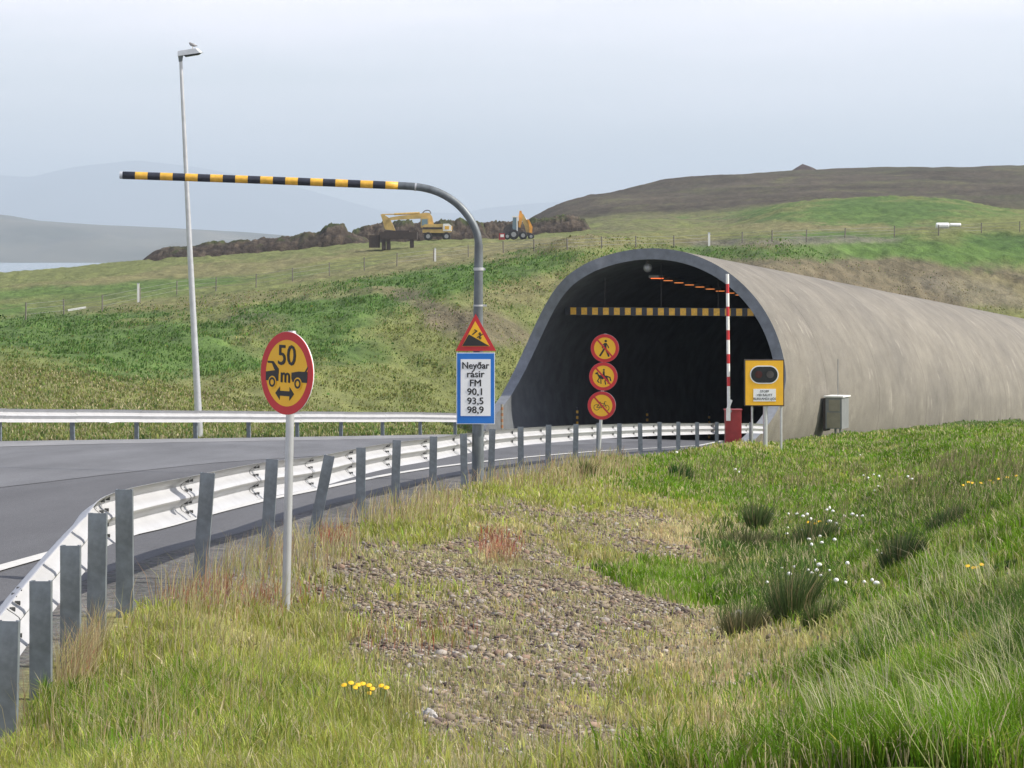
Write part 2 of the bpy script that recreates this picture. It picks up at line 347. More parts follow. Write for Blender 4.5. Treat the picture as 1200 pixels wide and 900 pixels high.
def terr(X, Y):
    X = np.atleast_1d(np.asarray(X, float)); Y = np.atleast_1d(np.asarray(Y, float)); sh = X.shape; X = X.ravel(); Y = Y.ravel()
    d = np.maximum(Y, 9.0); u = np.clip(600+F*X/d, -300, 1500); q = cpc(u, np.log(d)); Z = np.empty(len(X))
    for i in range(0, len(X), 20000):
        r2 = ((q[i:i+20000,None]-_C[None])**2).sum(2)
        Z[i:i+20000] = _phi(r2) @ _W[:_n]+_W[_n]+q[i:i+20000] @ _W[_n+1:]
    # relief
    nx, fx = road_x(Y); right = sstep(u, 820, 1050)*sstep(Y, 200, 120)
    amp = .04+.16*right
    Z = Z+fbm(X*.9+3, Y*.55, 3)*amp*np.minimum(1, 60/d+.3)+fbm(X*3.1, Y*2.6+9, 3)*.02+fbm(X*.28+5, Y*.16, 3)*.30*right*sstep(Y, 60, 85)*sstep(Y, 135, 118)
    bank = sstep(Y, 95, 125)*sstep(Y, 1100, 500)
    Z = Z+fbm(X*.22, Y*.10, 4)*.35*bank*(1-right)+fbm(X*.7+40, Y*.35, 3)*.24*bank+fbm(X*2.1+4, Y*1.1, 2)*.09*bank
    Z = Z+fbm(X*.02, Y*.012, 4)*1.6*sstep(Y, 480, 700)+fbm(X*.12, Y*.06, 3)*.35*sstep(Y, 480, 700)
    er = np.maximum(sstep(u, 470, 520)*sstep(-u, -690, -640)*sstep(Y, 118, 128)*sstep(-Y, -172, -155), sstep(u, 830, 900)*sstep(Y, 160, 172)*sstep(-Y, -225, -205))
    Z = Z+er*(.5-np.abs(fbm(X*.35+8, Y*.22, 4, .6)))*.4+er*fbm(X*1.5, Y*.8+3, 3, .6)*.16
    # road bed
    zr = zroad(X, Y)-.018; dn = X-(nx+.12); df = (fx-.3)-X
    m = np.maximum(sstep(-dn, -.75, 0)*sstep(-df, -2.2, 0), 0)*sstep(Y, 112, 108)
    Z = Z*(1-m)+zr*m
    lat, al = tun(X, Y)
    mi = (np.abs(lat) < 5.05) & (al > -6) & (al < 96) & (Y > 104)
    Z = np.where(mi, TZ-TG*al-.06, Z)
    return Z.reshape(sh)
def ground(x, y): return float(terr(x, y)[0])
def hit(u, v, dmin=9, dmax=1200):
    """first ground point seen at (u, v)"""
    d = np.exp(np.linspace(math.log(dmin), math.log(dmax), 1600)); X = (u-600)*d/F
    g = terr(X, d); ray = (300-v)*d/F; k = np.argmax(ray <= g)
    return Vector((X[k], d[k], g[k]))

# ground cover zones: G bright green, Y yellow-green, S straw, R gravel, B brown soil, D dark green, P reddish, K dark stony hill
TYPES = 'GYSRBDPKA'
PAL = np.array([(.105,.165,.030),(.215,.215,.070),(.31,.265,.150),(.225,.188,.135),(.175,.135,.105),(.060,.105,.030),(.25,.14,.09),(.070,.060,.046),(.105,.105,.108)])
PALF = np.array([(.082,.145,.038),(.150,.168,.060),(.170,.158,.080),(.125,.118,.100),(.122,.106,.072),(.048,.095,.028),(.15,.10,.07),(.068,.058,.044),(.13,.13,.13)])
BL = [
 # foreground: cx, cy, rx, ry, rot, type, strength
 (1150,640,330,170,10,'G',.75),(1080,850,330,120,-5,'G',.85),(900,545,200,22,4,'G',.5),(1130,545,180,40,-8,'G',.8),(1010,560,120,20,6,'Y',.5),
 (150,800,330,120,0,'Y',.7),(150,850,250,60,0,'G',.25),
 (600,705,330,110,10,'R',.9),(700,612,240,46,14,'R',.97),(570,810,200,90,0,'R',.75),(440,640,120,40,20,'R',.7),(850,630,90,22,8,'S',.8),(760,790,160,50,0,'S',.4),
 (600,800,180,120,0,'R',.92),(560,645,180,50,8,'R',.8),(760,700,150,55,10,'R',.8),(650,880,190,60,0,'R',.75),(860,800,120,90,-20,'S',.6),(880,870,110,50,0,'S',.6),(770,840,90,40,10,'Y',.35),(500,700,50,12,0,'Y',.3),(440,850,60,40,0,'Y',.5),(690,655,30,10,10,'Y',.3),(330,850,120,60,0,'Y',.6),
 (820,690,95,20,8,'G',.9),(1080,600,150,35,-15,'D',.25),(930,690,90,40,0,'D',.35),(890,640,60,40,0,'D',.3),(1100,750,130,50,-20,'D',.2),(1180,760,60,50,0,'D',.6),
 (270,700,60,16,0,'P',.25),(390,632,22,10,0,'P',.5),(585,642,26,16,0,'P',.4),(300,640,60,20,0,'S',.5),(320,670,50,20,0,'Y',.5),(450,600,90,22,-10,'S',.6),
 (480,618,110,20,0,'Y',.5),(620,575,130,22,8,'Y',.7),(780,560,130,22,8,'G',.45),(900,585,150,25,10,'G',.45),(700,555,70,14,0,'S',.5),(60,880,80,24,0,'R',.4),(220,880,90,22,0,'R',.35),
]
BB = [ # far side: bank, plateau, hill
 (300,440,900,75,0,'Y',.8),(100,470,300,40,0,'S',.25),(100,395,330,36,4,'G',.9),(130,385,300,26,0,'D',.12),(430,350,200,30,-14,'G',.95),(420,345,160,20,-14,'D',.15),(620,312,110,14,-14,'G',.8),
 (560,378,75,22,12,'B',.85),(510,362,60,14,20,'B',.8),(600,345,70,18,-10,'S',.6),(650,350,60,30,0,'S',.4),(300,375,60,10,5,'B',.4),
 (60,345,200,10,0,'G',.5),(250,352,200,8,-4,'S',.6),(200,325,300,12,-6,'S',.8),(120,338,260,7,-4,'G',.85),
 (500,308,170,9,-8,'S',.8),(600,290,300,11,-3,'S',.8),(450,300,120,5,-8,'Y',.8),
 (1050,320,330,50,8,'B',.95),(1000,350,200,30,8,'B',.8),(1180,345,80,20,8,'S',.5),(1190,375,60,14,5,'Y',.8),(1130,340,80,14,12,'R',.4),
 (900,296,260,10,0,'G',.8),(1080,290,280,17,4,'G',.9),(1190,295,110,22,4,'G',.9),(1190,285,80,10,4,'D',.6),
 (930,283,130,5,-1,'R',.8),(870,270,200,9,-4,'S',.7),(1000,266,220,5,0,'S',.7),(780,277,90,6,-4,'Y',.6),
 (1030,247,170,17,0,'G',.9),(1040,244,110,11,0,'D',.35),(1190,262,80,8,0,'Y',.8),
]
def zones(X, Y, Z):
    d = np.maximum(Y, 8.0); u = np.clip(600+F*X/d, -400, 1600); v = 300-F*Z/d
    n1 = fbm(X*.55+11, Y*.28+3, 4, .6); n2 = fbm(X*2.3, Y*1.3+7, 4, .6); n3 = fbm(X*.09+1, Y*.06+2, 5, .6)
    W = np.zeros((len(X), len(TYPES)))
    near = sstep(Y, 112, 100)*(1-((X < road_x(Y)[1]) & (Y > 40)))
    W[:,1] = .62; W[:,2] = .38
    far = 1-near
    lat, al = tun(X, Y); rightside = (lat > 0) & (Y > 90) & (Y < 170)
    hill = sstep(Y, 470, 560)
    W = W*near[:,None]+far[:,None]*np.array([.25,.45,.3,0,0,0,0,0,0])
    def paint(lst, gate, nn, na):
        nonlocal W
        for cx, cy, rx, ry, rot, t, s in lst:
            a = math.radians(rot); x = u-cx; y = v-cy; xr = x*math.cos(a)+y*math.sin(a); yr = -x*math.sin(a)+y*math.cos(a)
            r = np.sqrt((xr/rx)**2+(yr/ry)**2); al_ = sstep(1.15-r+nn*na*1.25, 0, .6)*s*gate
            W = W*(1-al_[:,None]); W[:,TYPES.index(t)] += al_
    paint(BL, near*1.0, n1*.6+n2*.5, .9)
    paint(BB, far*(1-hill), fbm(X*.25, Y*.09, 5, .6)*.7+n3*.4, .9)
    gr = np.where(rightside, sstep(Y, 90, 112), 0.0)      # grass beside the portal
    W = W*(1-gr[:,None]); W[:,0] += gr*.6; W[:,1] += gr*.4
    kk = hill*(1-.35*sstep(n3, .1, .6))*sstep(Z, 2, 7); W = W*(1-kk[:,None]); W[:,7] += kk
    # gravel shoulder between the asphalt and the near posts, loose verge on the far side
    nx, fx = road_x(Y); sh = sstep(X, nx-4.4, nx-4.0)*sstep(-X, -(nx+.75+n2*.6+.5*sstep(Y,19,22)*sstep(-Y,-34,-28)-.75*sstep(-Y,-21,-19)), -(nx+.1-.45*sstep(-Y,-21,-19)))*sstep(Y, 105, 85)
    W = W*(1-.97*sh[:,None]); W[:,8] += .97*sh
    # patchiness
    p = sstep(n2, .15, .55)*.35*near; q = W.copy(); W[:,0] = W[:,0]*(1-p)+0; W[:,1] += q[:,0]*p
    W = np.clip(W, 0, None); return W/W.sum(1, keepdims=True), u, v
def grid_axes():
    a = np.concatenate([np.linspace(-2.2,-.62,14,endpoint=False), np.linspace(-.62,-.2,60,endpoint=False), np.linspace(-.2,.2,470), np.linspace(.2,.62,61)[1:], np.linspace(.62,2.2,15)[1:]])
    ys = [-9.0]
    while ys[-1] < 1200:
        y = ys[-1]
        if y < 8: s = 1.0
        elif y < 60: s = min(max(y*y*5e-4, .08), .8)
        elif y < 95: s = .8
        elif y < 175: s = .6
        elif y < 260: s = 1.2
        elif y < 480: s = 2.5
        else: s = 7
        ys.append(y+s)
    return a, np.array(ys)
ga, gy = grid_axes()
GX = ga[None,:]*(gy[:,None]+15.0); GY = np.repeat(gy[:,None], len(ga), 1)
GZ = terr(GX, GY)
nr, nc = GX.shape
ZW, GU, GV = zones(GX.ravel(), GY.ravel(), GZ.ravel())
def np_mesh(name, V, Fq, mats, attrs=None, smooth=False, tris=False, mi=None):
    me = bpy.data.meshes.new(name); k = Fq.shape[1]
    me.vertices.add(len(V)); me.vertices.foreach_set('co', np.ascontiguousarray(V, dtype=np.float32).ravel())
    me.loops.add(Fq.size); me.loops.foreach_set('vertex_index', Fq.astype(np.int32).ravel())
    me.polygons.add(len(Fq)); me.polygons.foreach_set('loop_start', np.arange(0, Fq.size, k, dtype=np.int32))
    try: me.polygons.foreach_set('loop_total', np.full(len(Fq), k, dtype=np.int32))
    except Exception: pass
    if smooth: me.polygons.foreach_set('use_smooth', np.ones(len(Fq), dtype=bool))
    for m in (mats if isinstance(mats, (list, tuple)) else [mats]): me.materials.append(m)
    if mi is not None: me.polygons.foreach_set('material_index', mi.astype(np.int32))
    for nm, A in (attrs or {}).items():
        at = me.color_attributes.new(nm, 'FLOAT_COLOR', 'POINT')
        A4 = np.ones((len(V), 4), np.float32); A4[:,:3] = A; at.data.foreach_set('color', A4.ravel())
    me.update(calc_edges=True); me.validate()
    o = bpy.data.objects.new(name, me); COL.objects.link(o); return o
idx = np.arange(nr*nc).reshape(nr, nc)
Fq = np.stack([idx[:-1,:-1], idx[:-1,1:], idx[1:,1:], idx[1:,:-1]], -1).reshape(-1, 4)
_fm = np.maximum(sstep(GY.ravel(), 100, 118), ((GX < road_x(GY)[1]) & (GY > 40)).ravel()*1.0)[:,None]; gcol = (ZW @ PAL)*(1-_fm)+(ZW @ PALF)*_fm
def ground_mat():
    m = bpy.data.materials.new('ground_cover'); m.use_nodes = True; t = m.node_tree; n = t.nodes; l = t.links
    b = n['Principled BSDF']; b.inputs['Roughness'].default_value = .95; b.inputs['Specular IOR Level'].default_value = .15
    at = n.new('ShaderNodeAttribute'); at.attribute_name = 'Col'; mk = n.new('ShaderNodeAttribute'); mk.attribute_name = 'Mask'
    c = n.new('ShaderNodeTexCoord')
    def nz(scale, det, st=(1,1,1), ro=.6):
        mp = n.new('ShaderNodeMapping'); mp.inputs['Scale'].default_value = st; l.new(c.outputs['Object'], mp.inputs[0])
        q = n.new('ShaderNodeTexNoise'); q.inputs['Scale'].default_value = scale; q.inputs['Detail'].default_value = det; q.inputs['Roughness'].default_value = ro
        l.new(mp.outputs[0], q.inputs['Vector']); return q.outputs['Fac']
    def ramp(src, p0, c0, p1, c1):
        r = n.new('ShaderNodeValToRGB'); r.color_ramp.elements[0].position = p0; r.color_ramp.elements[1].position = p1
        r.color_ramp.elements[0].color = (*c0, 1); r.color_ramp.elements[1].color = (*c1, 1); l.new(src, r.inputs[0]); return r.outputs[0]
    def mx(a, b_, mode='MULTIPLY', f=1.0):
        x = n.new('ShaderNodeMix'); x.data_type = 'RGBA'; x.blend_type = mode
        if isinstance(f, float): x.inputs['Factor'].default_value = f
        else: l.new(f, x.inputs['Factor'])
        l.new(a, x.inputs['A']); l.new(b_, x.inputs['B']); return x.outputs['Result']
    o = at.outputs['Color']
    o = mx(o, ramp(nz(.8, 8, (1,.5,1), .7), .3, (.60,.62,.62), .7, (1.35,1.32,1.28)))
    o = mx(o, ramp(nz(14, 5), .32, (.62,.62,.62), .68, (1.35,1.35,1.35)))
    vo = n.new('ShaderNodeTexVoronoi'); vo.inputs['Scale'].default_value = 34; l.new(c.outputs['Object'], vo.inputs['Vector'])
    hs = n.new('ShaderNodeHueSaturation'); hs.inputs['Saturation'].default_value = .18; hs.inputs['Value'].default_value = 1.7; l.new(vo.outputs['Color'], hs.inputs['Color'])
    sx = n.new('ShaderNodeSeparateColor'); l.new(mk.outputs['Color'], sx.inputs[0])
    g = mx(o, hs.outputs[0], 'MULTIPLY', sx.outputs[0]); o = g
    l.new(o, b.inputs['Base Color'])
    bp = n.new('ShaderNodeBump'); bp.inputs['Strength'].default_value = .8; bp.inputs['Distance'].default_value = .025
    l.new(nz(26, 5), bp.inputs['Height'])
    bp2 = n.new('ShaderNodeBump'); bp2.inputs['Strength'].default_value = .9; bp2.inputs['Distance'].default_value = .5
    l.new(nz(1.1, 6, (1,.6,1), .65), bp2.inputs['Height']); sy = sx.outputs[1]; l.new(sy, bp2.inputs['Strength'])
    l.new(bp.outputs[0], bp2.inputs['Normal']); l.new(bp2.outputs[0], b.inputs['Normal'])
    return m
M['ground'] = ground_mat()
_hv = (1+.55*fbm(GX*.035, GY*.02, 5, .7)+.35*fbm(GX*.35, GY*.12, 3, .7)).ravel()[:,None]; _hk = ZW[:,7:8]; gcol = gcol*(1-_hk)+gcol*_hk*_hv
_hg = sstep(fbm(GX*.02+7, GY*.012+3, 4, .6), .15, .5).ravel()[:,None]*_hk*.5; gcol = gcol*(1-_hg)+_hg*np.array([.085,.095,.05])
_bv = (1+.28*fbm(GX*.9, GY*.4, 4, .7)).ravel()[:,None]; gcol = np.where(GY.ravel()[:,None] > 100, gcol*(1-_hk)*_bv+gcol*_hk, gcol)
mask = np.stack([np.clip(ZW[:,3]+.5*ZW[:,4]+.6*ZW[:,8]+.3*ZW[:,2],0,1), sstep(GY.ravel(), 105, 130)*.8, np.zeros(nr*nc)], 1)
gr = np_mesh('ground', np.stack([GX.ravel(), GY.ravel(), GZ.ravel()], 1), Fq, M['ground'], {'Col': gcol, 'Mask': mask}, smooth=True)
tag(gr, kind='structure')

# ------------------------------------------------------------------ sea, far shore, far mountains
mb = MB(); mb.add([(-11800,-60,-12),(11800,-60,-12),(11800,29500,-12),(-11800,29500,-12)], [(0,1,2,3)])
M['sea'] = mat('sea_water', (.10,.16,.20), .25, 0, .1, .002, .3, .05, dist=.5)
tag(mb.build('sea', M['sea']), kind='structure')
def far_ridge(name, pts, D, depth, m, zb=-25, rough=20, seed=1):
    """a range of hills: crest line given as (u, v) at distance D, with a real front slope and back slope"""
    us = np.linspace(pts[0][0], pts[-1][0], 260); vs = np.interp(us, [p[0] for p in pts], [p[1] for p in pts])
    rows = 26; V = []; r = np.linspace(0, 1, rows)
    for j, t in enumerate(r):
        Y = D-depth+2*depth*t; prof = math.sin(math.pi*min(max(t, 0), 1))**.75
        X = (us-600)*D/F; zc = (300-vs)*D/F+1.5
        nn = fbm(X/(D*.02)+seed, np.full_like(X, Y/(D*.02)), 5, .55)
        Z = zb+(zc-zb)*prof+nn*rough*(1-prof)*(1 if 0 < t < 1 else 0)*prof*3
        V.append(np.stack([X, np.full_like(X, Y), Z], 1))
    V = np.concatenate(V); ii = np.arange(rows*260).reshape(rows, 260)
    FF = np.stack([ii[:-1,:-1], ii[:-1,1:], ii[1:,1:], ii[1:,:-1]], -1).reshape(-1, 4)
    return tag(np_mesh(name, V, FF, m, smooth=True), kind='structure')
M['farhill'] = mat('far_heath', (.045,.052,.042), .95, 0, .4, .004, col2=(.13,.125,.10))
M['farmount'] = mat('far_mountain', (.10,.10,.11), .95, 0, .3, .001)
far_ridge('far_hills', [(-900,300),(-500,240),(-200,248),(0,252),(40,259),(110,264),(200,268),(290,273),(350,278),(450,284),(600,291),(800,300),(900,306)], 6600, 1100, M['farhill'], zb=-14, rough=40)
far_ridge('distant_mountains', [(-1200,230),(-500,190),(-100,200),(40,208),(90,196),(160,188),(230,196),(330,214),(450,248),(540,250),(570,244),(610,240),(650,237),(690,236),(760,240),(900,260),(1300,240),(1700,280)], 25500, 2500, M['farmount'], rough=150, seed=5)

# ------------------------------------------------------------------ haze
mb = MB(); mb.box((0, 14800, 410), (23900, 29760, 920))
hz = bpy.data.materials.new('haze_air'); hz.use_nodes = True; n = hz.node_tree.nodes; n.clear()
o_ = n.new('ShaderNodeOutputMaterial'); pv = n.new('ShaderNodeVolumePrincipled')
pv.inputs['Color'].default_value = (.72,.86,1,1); pv.inputs['Density'].default_value = 1.0e-4; pv.inputs['Anisotropy'].default_value = .1
hz.node_tree.links.new(pv.outputs[0], o_.inputs['Volume'])
hzo = mb.build('haze', hz); tag(hzo, kind='stuff')

# ------------------------------------------------------------------ road
ys = np.concatenate([np.arange(-9, 104, 1.0), np.arange(104, 113.1, .5)])
def strip(name, wa, wb, m, dz, nx_=9, off=None):
    V = []
    for Y in ys:
        nx, fx = road_x(Y)
        for i in range(nx_):
            if off: X = nx-off[0]-(off[1]-off[0])*i/(nx_-1)
            else: X = nx+(fx-nx)*(wa+(wb-wa)*i/(nx_-1))
            V.append((X, Y, float(zroad(X, Y))+dz-(.016 if (name == 'road' and i == 0) else 0)))
    V = np.array(V); ii = np.arange(len(V)).reshape(len(ys), nx_)
    FF = np.stack([ii[:-1,:-1], ii[:-1,1:], ii[1:,1:], ii[1:,:-1]], -1).reshape(-1, 4)[:, ::-1]
    return tag(np_mesh(name, V, FF, m, smooth=True), kind='structure')
strip('road', .05, 1.0, M['asph_dark'], 0.0, 24)
strip('road_far_lane', .36, .86, M['asph_mid'], 0.006, 14)
strip('road_shoulder', .83, 1.0, M['asph_pale'], 0.012, 8)
strip('road_edge_line', 0, 0, M['paint'], .012, 3, off=(1.55, 1.70))
mb = MB()
for k in range(46):
    a0, a1 = -3+k*2, -3+(k+1)*2
    def tp(x, a): return (TX+x*TC+a*TS, TY-x*TS+a*TC, TZ-TG*a+.012)
    mb.add([tp(-4.7,a0), tp(4.7,a0), tp(4.7,a1), tp(-4.7,a1)], [(0,1,2,3)])
tag(mb.build('tunnel_road', M['asph_mid']), kind='structure')

# ------------------------------------------------------------------ tunnel portal
tunnel = empty('tunnel_portal', (TX, TY, TZ), -TPHI, 'arched concrete road tunnel mouth with long curved shell running off to the right', 'tunnel')
R_, HC, AX, K1, K2, KH = 5.217, 1.771, 1.016, .133, .399, 2.673
TH = math.pi/2+math.asin(.60)
def prof(t, r):
    a = t*TH; return r*AX*math.sin(a), HC+r*math.cos(a)
def cut(x, h):
    H = HC+R_; f = -(K1*(H-h)+K2*max(0, min(KH-h, 3.8))**2)
    if x < 0: f = float(np.interp(h, [-2,0,.5,1,1.5,2,2.5,3,3.5,4,4.5,5,5.5,6,6.5,7], [-7.2,-5.0,-3.9,-2.6,-1.6,-.9,-.35,.02,.25,.33,.28,.10,-.18,-.42,-.40,0]))
    return f
def shell(name, r, m, flip=False, f1=95):
    nt_, nf = 90, 60; V = []
    for i in range(nt_+1):
        t = -1+2*i/nt_; x, h = prof(t, r); xo, ho = prof(t, R_); f0 = cut(xo, ho)
        for j in range(nf+1):
            f = f0+(f1-f0)*(j/nf)**1.4; V.append((x, f, h-TG*f))
    V = np.array(V); ii = np.arange(len(V)).reshape(nt_+1, nf+1)
    FF = np.stack([ii[:-1,:-1], ii[:-1,1:], ii[1:,1:], ii[1:,:-1]], -1).reshape(-1, 4)
    if flip: FF = FF[:, ::-1]
    o = np_mesh(name, V, FF, m, smooth=True); o.parent = tunnel; return o
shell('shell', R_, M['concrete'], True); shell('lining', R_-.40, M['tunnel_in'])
V = []
for i in range(91):
    t = -1+2*i/90; xo, ho = prof(t, R_); xi, hi = prof(t, R_-.40); f = cut(xo, ho)
    V += [(xo, f, ho-TG*f), (xi, f, hi-TG*f)]
ii = np.arange(182).reshape(91, 2)
o = np_mesh('ring_face', np.array(V), np.stack([ii[:-1,0], ii[1:,0], ii[1:,1], ii[:-1,1]], -1), M['concrete_shade']); o.parent = tunnel
mb = MB(); mb.box((0, 94.6, 2.2-TG*94), (11, .3, 12)); mb.build('end_wall', M['tunnel_in'], tunnel)  # cap added to close the far end and keep the tunnel dark
# clearance board hung across the mouth
bar = empty('clearance_board', (TX+TS*1.0, TY+TC*1.0, TZ+4.72-.06), -TPHI, 'black board with a row of yellow squares hung across the tunnel mouth', 'height board')
mb = MB(); mb.box((0,0,0), (7.55,.06,.30)); mb.build('board', M['bblue'], bar)
for k in range(17):
    mb = MB(); mb.box((-3.44+k*.43, -.034, 0), (.225,.012,.262)); mb.build('reflector', M['stripe_yellow'], bar)
for s in (-2.2, 0, 2.2):
    mb = MB(); mb.tube([(s,0,.15),(s,0,math.sqrt(max(.1,(R_-.4)**2-s*s))+HC-4.72-.12)], .012, 6); mb.build('chain', M['dark'], bar)
# row of orange lamps
def tl(x, f, h): return (TX+x*TC+f*TS, TY-x*TS+f*TC, TZ+h-TG*f)
for k in range(9):
    near = k == 0
    t = empty('tunnel_lamp', tl(-.85+.05*k, 3.0+k*1.12, 6.05-.022*k), -TPHI, None, 'lamp', 'orange lamps on the tunnel roof')
    tag(t, 'nearest and reddest lamp of the row glowing under the tunnel roof' if near else 'narrow orange lamp in the row receding under the tunnel roof')
    if near: t['group'] = 'orange lamps on the tunnel roof'
    mb = MB(); mb.box((0,0,.07), (.40,.75,.10)); mb.build('housing', M['signback'] if near else M['dark'], t)
    mb = MB(); mb.box((0,0,0), (.40 if near else .25,.34,.025)); mb.build('tube', M['glow2'] if near else M['lampglow'], t)
t = empty('dome_fixture', tl(-.35, .5, 6.30), 0, 'small round grey fixture under the crown of the tunnel mouth', 'camera')
def ball(r, seg=12, sc=(1,1,1)):
    bm = bmesh.new(); bmesh.ops.create_uvsphere(bm, u_segments=seg, v_segments=max(6, seg//2), radius=r)
    for q in bm.verts: q.co = Vector((q.co.x*sc[0], q.co.y*sc[1], q.co.z*sc[2]))
    m = MB(); m.add([q.co.copy() for q in bm.verts], [tuple(q.index for q in f.verts) for f in bm.faces]); bm.free(); return m
ball(.17).build('dome', M['signback'], t, True); mb = MB(); mb.box((0,0,.22), (.12,.12,.25)); mb.build('bracket', M['dark'], t)
# marker posts along the left wall
for k, f in enumerate((-4.6, 3.0, 11.0, 19.0)):
    x, y, z = tl(-4.05, f, 0)
    t = empty('marker_post', (x, y, z), -TPHI, ['orange and white marker post at the left foot of the tunnel mouth', 'banded marker post just inside the tunnel left of the stacked signs',
        'banded marker post deeper in the tunnel right of the stacked signs', 'deepest banded marker post in the tunnel near the barrier'][k], 'marker post', 'marker posts along the tunnel wall')
    mb = MB(); h = 1.15
    mb.tube([(0,0,-.3),(0,0,.1)]+[(0,0,.1+q*.105) for q in range(1, 11)], .05, 8, mi=[0]+[(1 if q % 2 else (2 if k else 3)) for q in range(10)])
    mb.build('post', [M['dark'], M['bblue'] if k else M['tan'], M['stripe_yellow'], M['rustor']], t)

# ------------------------------------------------------------------ guard rails
def wprofile():
    pts = []
    for i in range(21):
        t = i/20; z = -.155+.31*t
        x = -.040*math.cos(4*math.pi*t)            # two folds
        pts.append((x*-1.0, z))
    pts = [(p[0]+(.012 if i in (0, 20) else 0), p[1]) for i, p in enumerate(pts)]
    return pts+[(x+.006, z) for x, z in reversed(pts)]
WP = wprofile()
def rail_loft(name, path, parent, m):
    """path: centre points; profile local x = away from the road"""
    mb = MB(); n_ = len(WP)
    for i, p in enumerate(path):
        t = (path[min(i+1, len(path)-1)]-path[max(i-1, 0)]); t.z = 0; t.normalize(); rgt = Vector((t.y, -t.x, 0))
        for x, z in WP: mb.v.append(tuple(p+rgt*x+Vector((0,0,z))))
    for i in range(len(path)-1):
        for k in range(n_):
            mb.f.append((i*n_+k, i*n_+(k+1) % n_, (i+1)*n_+(k+1) % n_, (i+1)*n_+k)); mb.m.append(0)
    mb.f.append(tuple(range(n_))); mb.m.append(0); mb.f.append(tuple(range((len(path)-1)*n_, len(path)*n_))); mb.m.append(0)
    return mb.build(name, m, parent, smooth=True)
def post_mesh(h, wd=.105, dp=.06):
    mb = MB(); th = .008
    mb.box((0, 0, -h/2), (wd, th, h)); mb.box((wd/2-th/2, dp/2, -h/2), (th, dp-.002, h-.002)); mb.box((-wd/2+th/2, dp/2, -h/2), (th, dp-.002, h-.002))
    mb.box((wd/2-th*1.4, dp, -h/2), (th*2.4, th, h-.004)); mb.box((-wd/2+th*1.4, dp, -h/2), (th*2.4, th, h-.004))
    return mb
def catmull(pts, k=6):
    out_ = []; n_ = len(pts)
    for i in range(n_-1):
        p0, p1, p2, p3 = pts[max(i-1,0)], pts[i], pts[i+1], pts[min(i+2,n_-1)]
        for j in range(k):
            t = j/k; out_.append(.5*((2*p1)+(p2-p0)*t+(2*p0-5*p1+4*p2-p3)*t*t+(3*p1-p0-3*p2+p3)*t**3))
    return out_+[pts[-1]]
nr_ = empty('guard_rail', (-2.4, 19, -2.2), 0, 'white steel guard rail on grey posts along the near edge of the road', 'guard rail')
base = Vector((-2.4, 19, -2.2)); pp = []
pm = post_mesh(1.25).build('post', M['galv'], nr_)
lean = {0:.02, 1:.0, 2:0, 3:.01, 4:-.005, 5:.075, 6:.06, 7:.20, 8:.01, 9:.03, 10:.015, 11:-.02, 12:.03, 13:-.01, 14:.02}
for i, (u, v, d) in enumerate(POSTS):
    top = P(u, v, d); o = pm if i == 0 else pm.copy()
    if i: COL.objects.link(o); o.parent = nr_
    o.location = top-base+Vector((.07 if i == 7 else .02 if i in (5, 6) else 0, -.05 if i == 7 else 0, .02+random.uniform(-.01,.02))); o.rotation_euler = (random.uniform(-.02,.02), lean.get(i, random.uniform(-.02,.02)), 0)
    pp.append(top)
# rail centre line sits on the road side of the posts
rc = []
for i, p in enumerate(pp):
    t = (pp[min(i+1,len(pp)-1)]-pp[max(i-1,0)]); t.z = 0; t.normalize()
    rc.append(p-Vector((t.y, -t.x, 0))*.125+Vector((0,0,-.155)))
ext = [rc[0]+Vector((.02,-1.4,-.03))*k for k in (3,2,1)]
tail = [Vector((8.15, 99.5, rc[-1].z-.26))]
full = catmull(ext+rc+tail, 8)
nE = len(ext)
spl = [0, nE+1, nE+4]+[nE+k for k in range(5, len(rc))]+[nE+len(rc)]
for a, b in zip(spl[:-1], spl[1:]):
    seg = [q-base for q in full[a*8:b*8+1]]; s = rail_loft('rail_panel', seg, nr_, M['rail'])
for k in spl[1:-1]:
    c = full[k*8]; t = full[k*8+1]-full[k*8-1]; tz = t.normalized(); th_ = Vector((t.x, t.y, 0)).normalized(); rgt = Vector((th_.y, -th_.x, 0))
    si = spl.index(k); combos = [(dy, dz) for dy in (-.10, .10) for dz in (-.115,-.045,.045,.115)] if si < 9 else [(-.03,-.075),(-.03,.08)]
    for dy, dz in combos:
        xo = .040*math.cos(4*math.pi*((dz+.155)/.31))*-1; q = c-base+tz*dy+rgt*(-xo)+Vector((0,0,dz)); bm_ = MB()
        bm_.tube([q, q+rgt*(.026 if si < 9 else .035)], .011 if si < 9 else .022, 8); bm_.build('bolt', M['bolt'], nr_)
    mb = MB()
    # lap edge of the joint: the overlapping panel end, standing a few mm proud
    nn_ = 21; e = []
    for j in range(nn_):
        z = -.155+.31*j/20; x = .040*math.cos(4*math.pi*j/20)*-1
        for dx, dyy in ((.008,-.165),(.011,-.165),(.011,-.158),(.008,-.158)):
            e.append(c-base+rgt*(-x+dx)+tz*(dyy)+Vector((0,0,z)))
    fs = []
    for j in range(nn_-1):
        for w_ in range(4): fs.append((j*4+w_, j*4+(w_+1) % 4, (j+1)*4+(w_+1) % 4, (j+1)*4+w_))
    mb.add(e, fs); mb.build('lap_edge', M['bolt'], nr_)

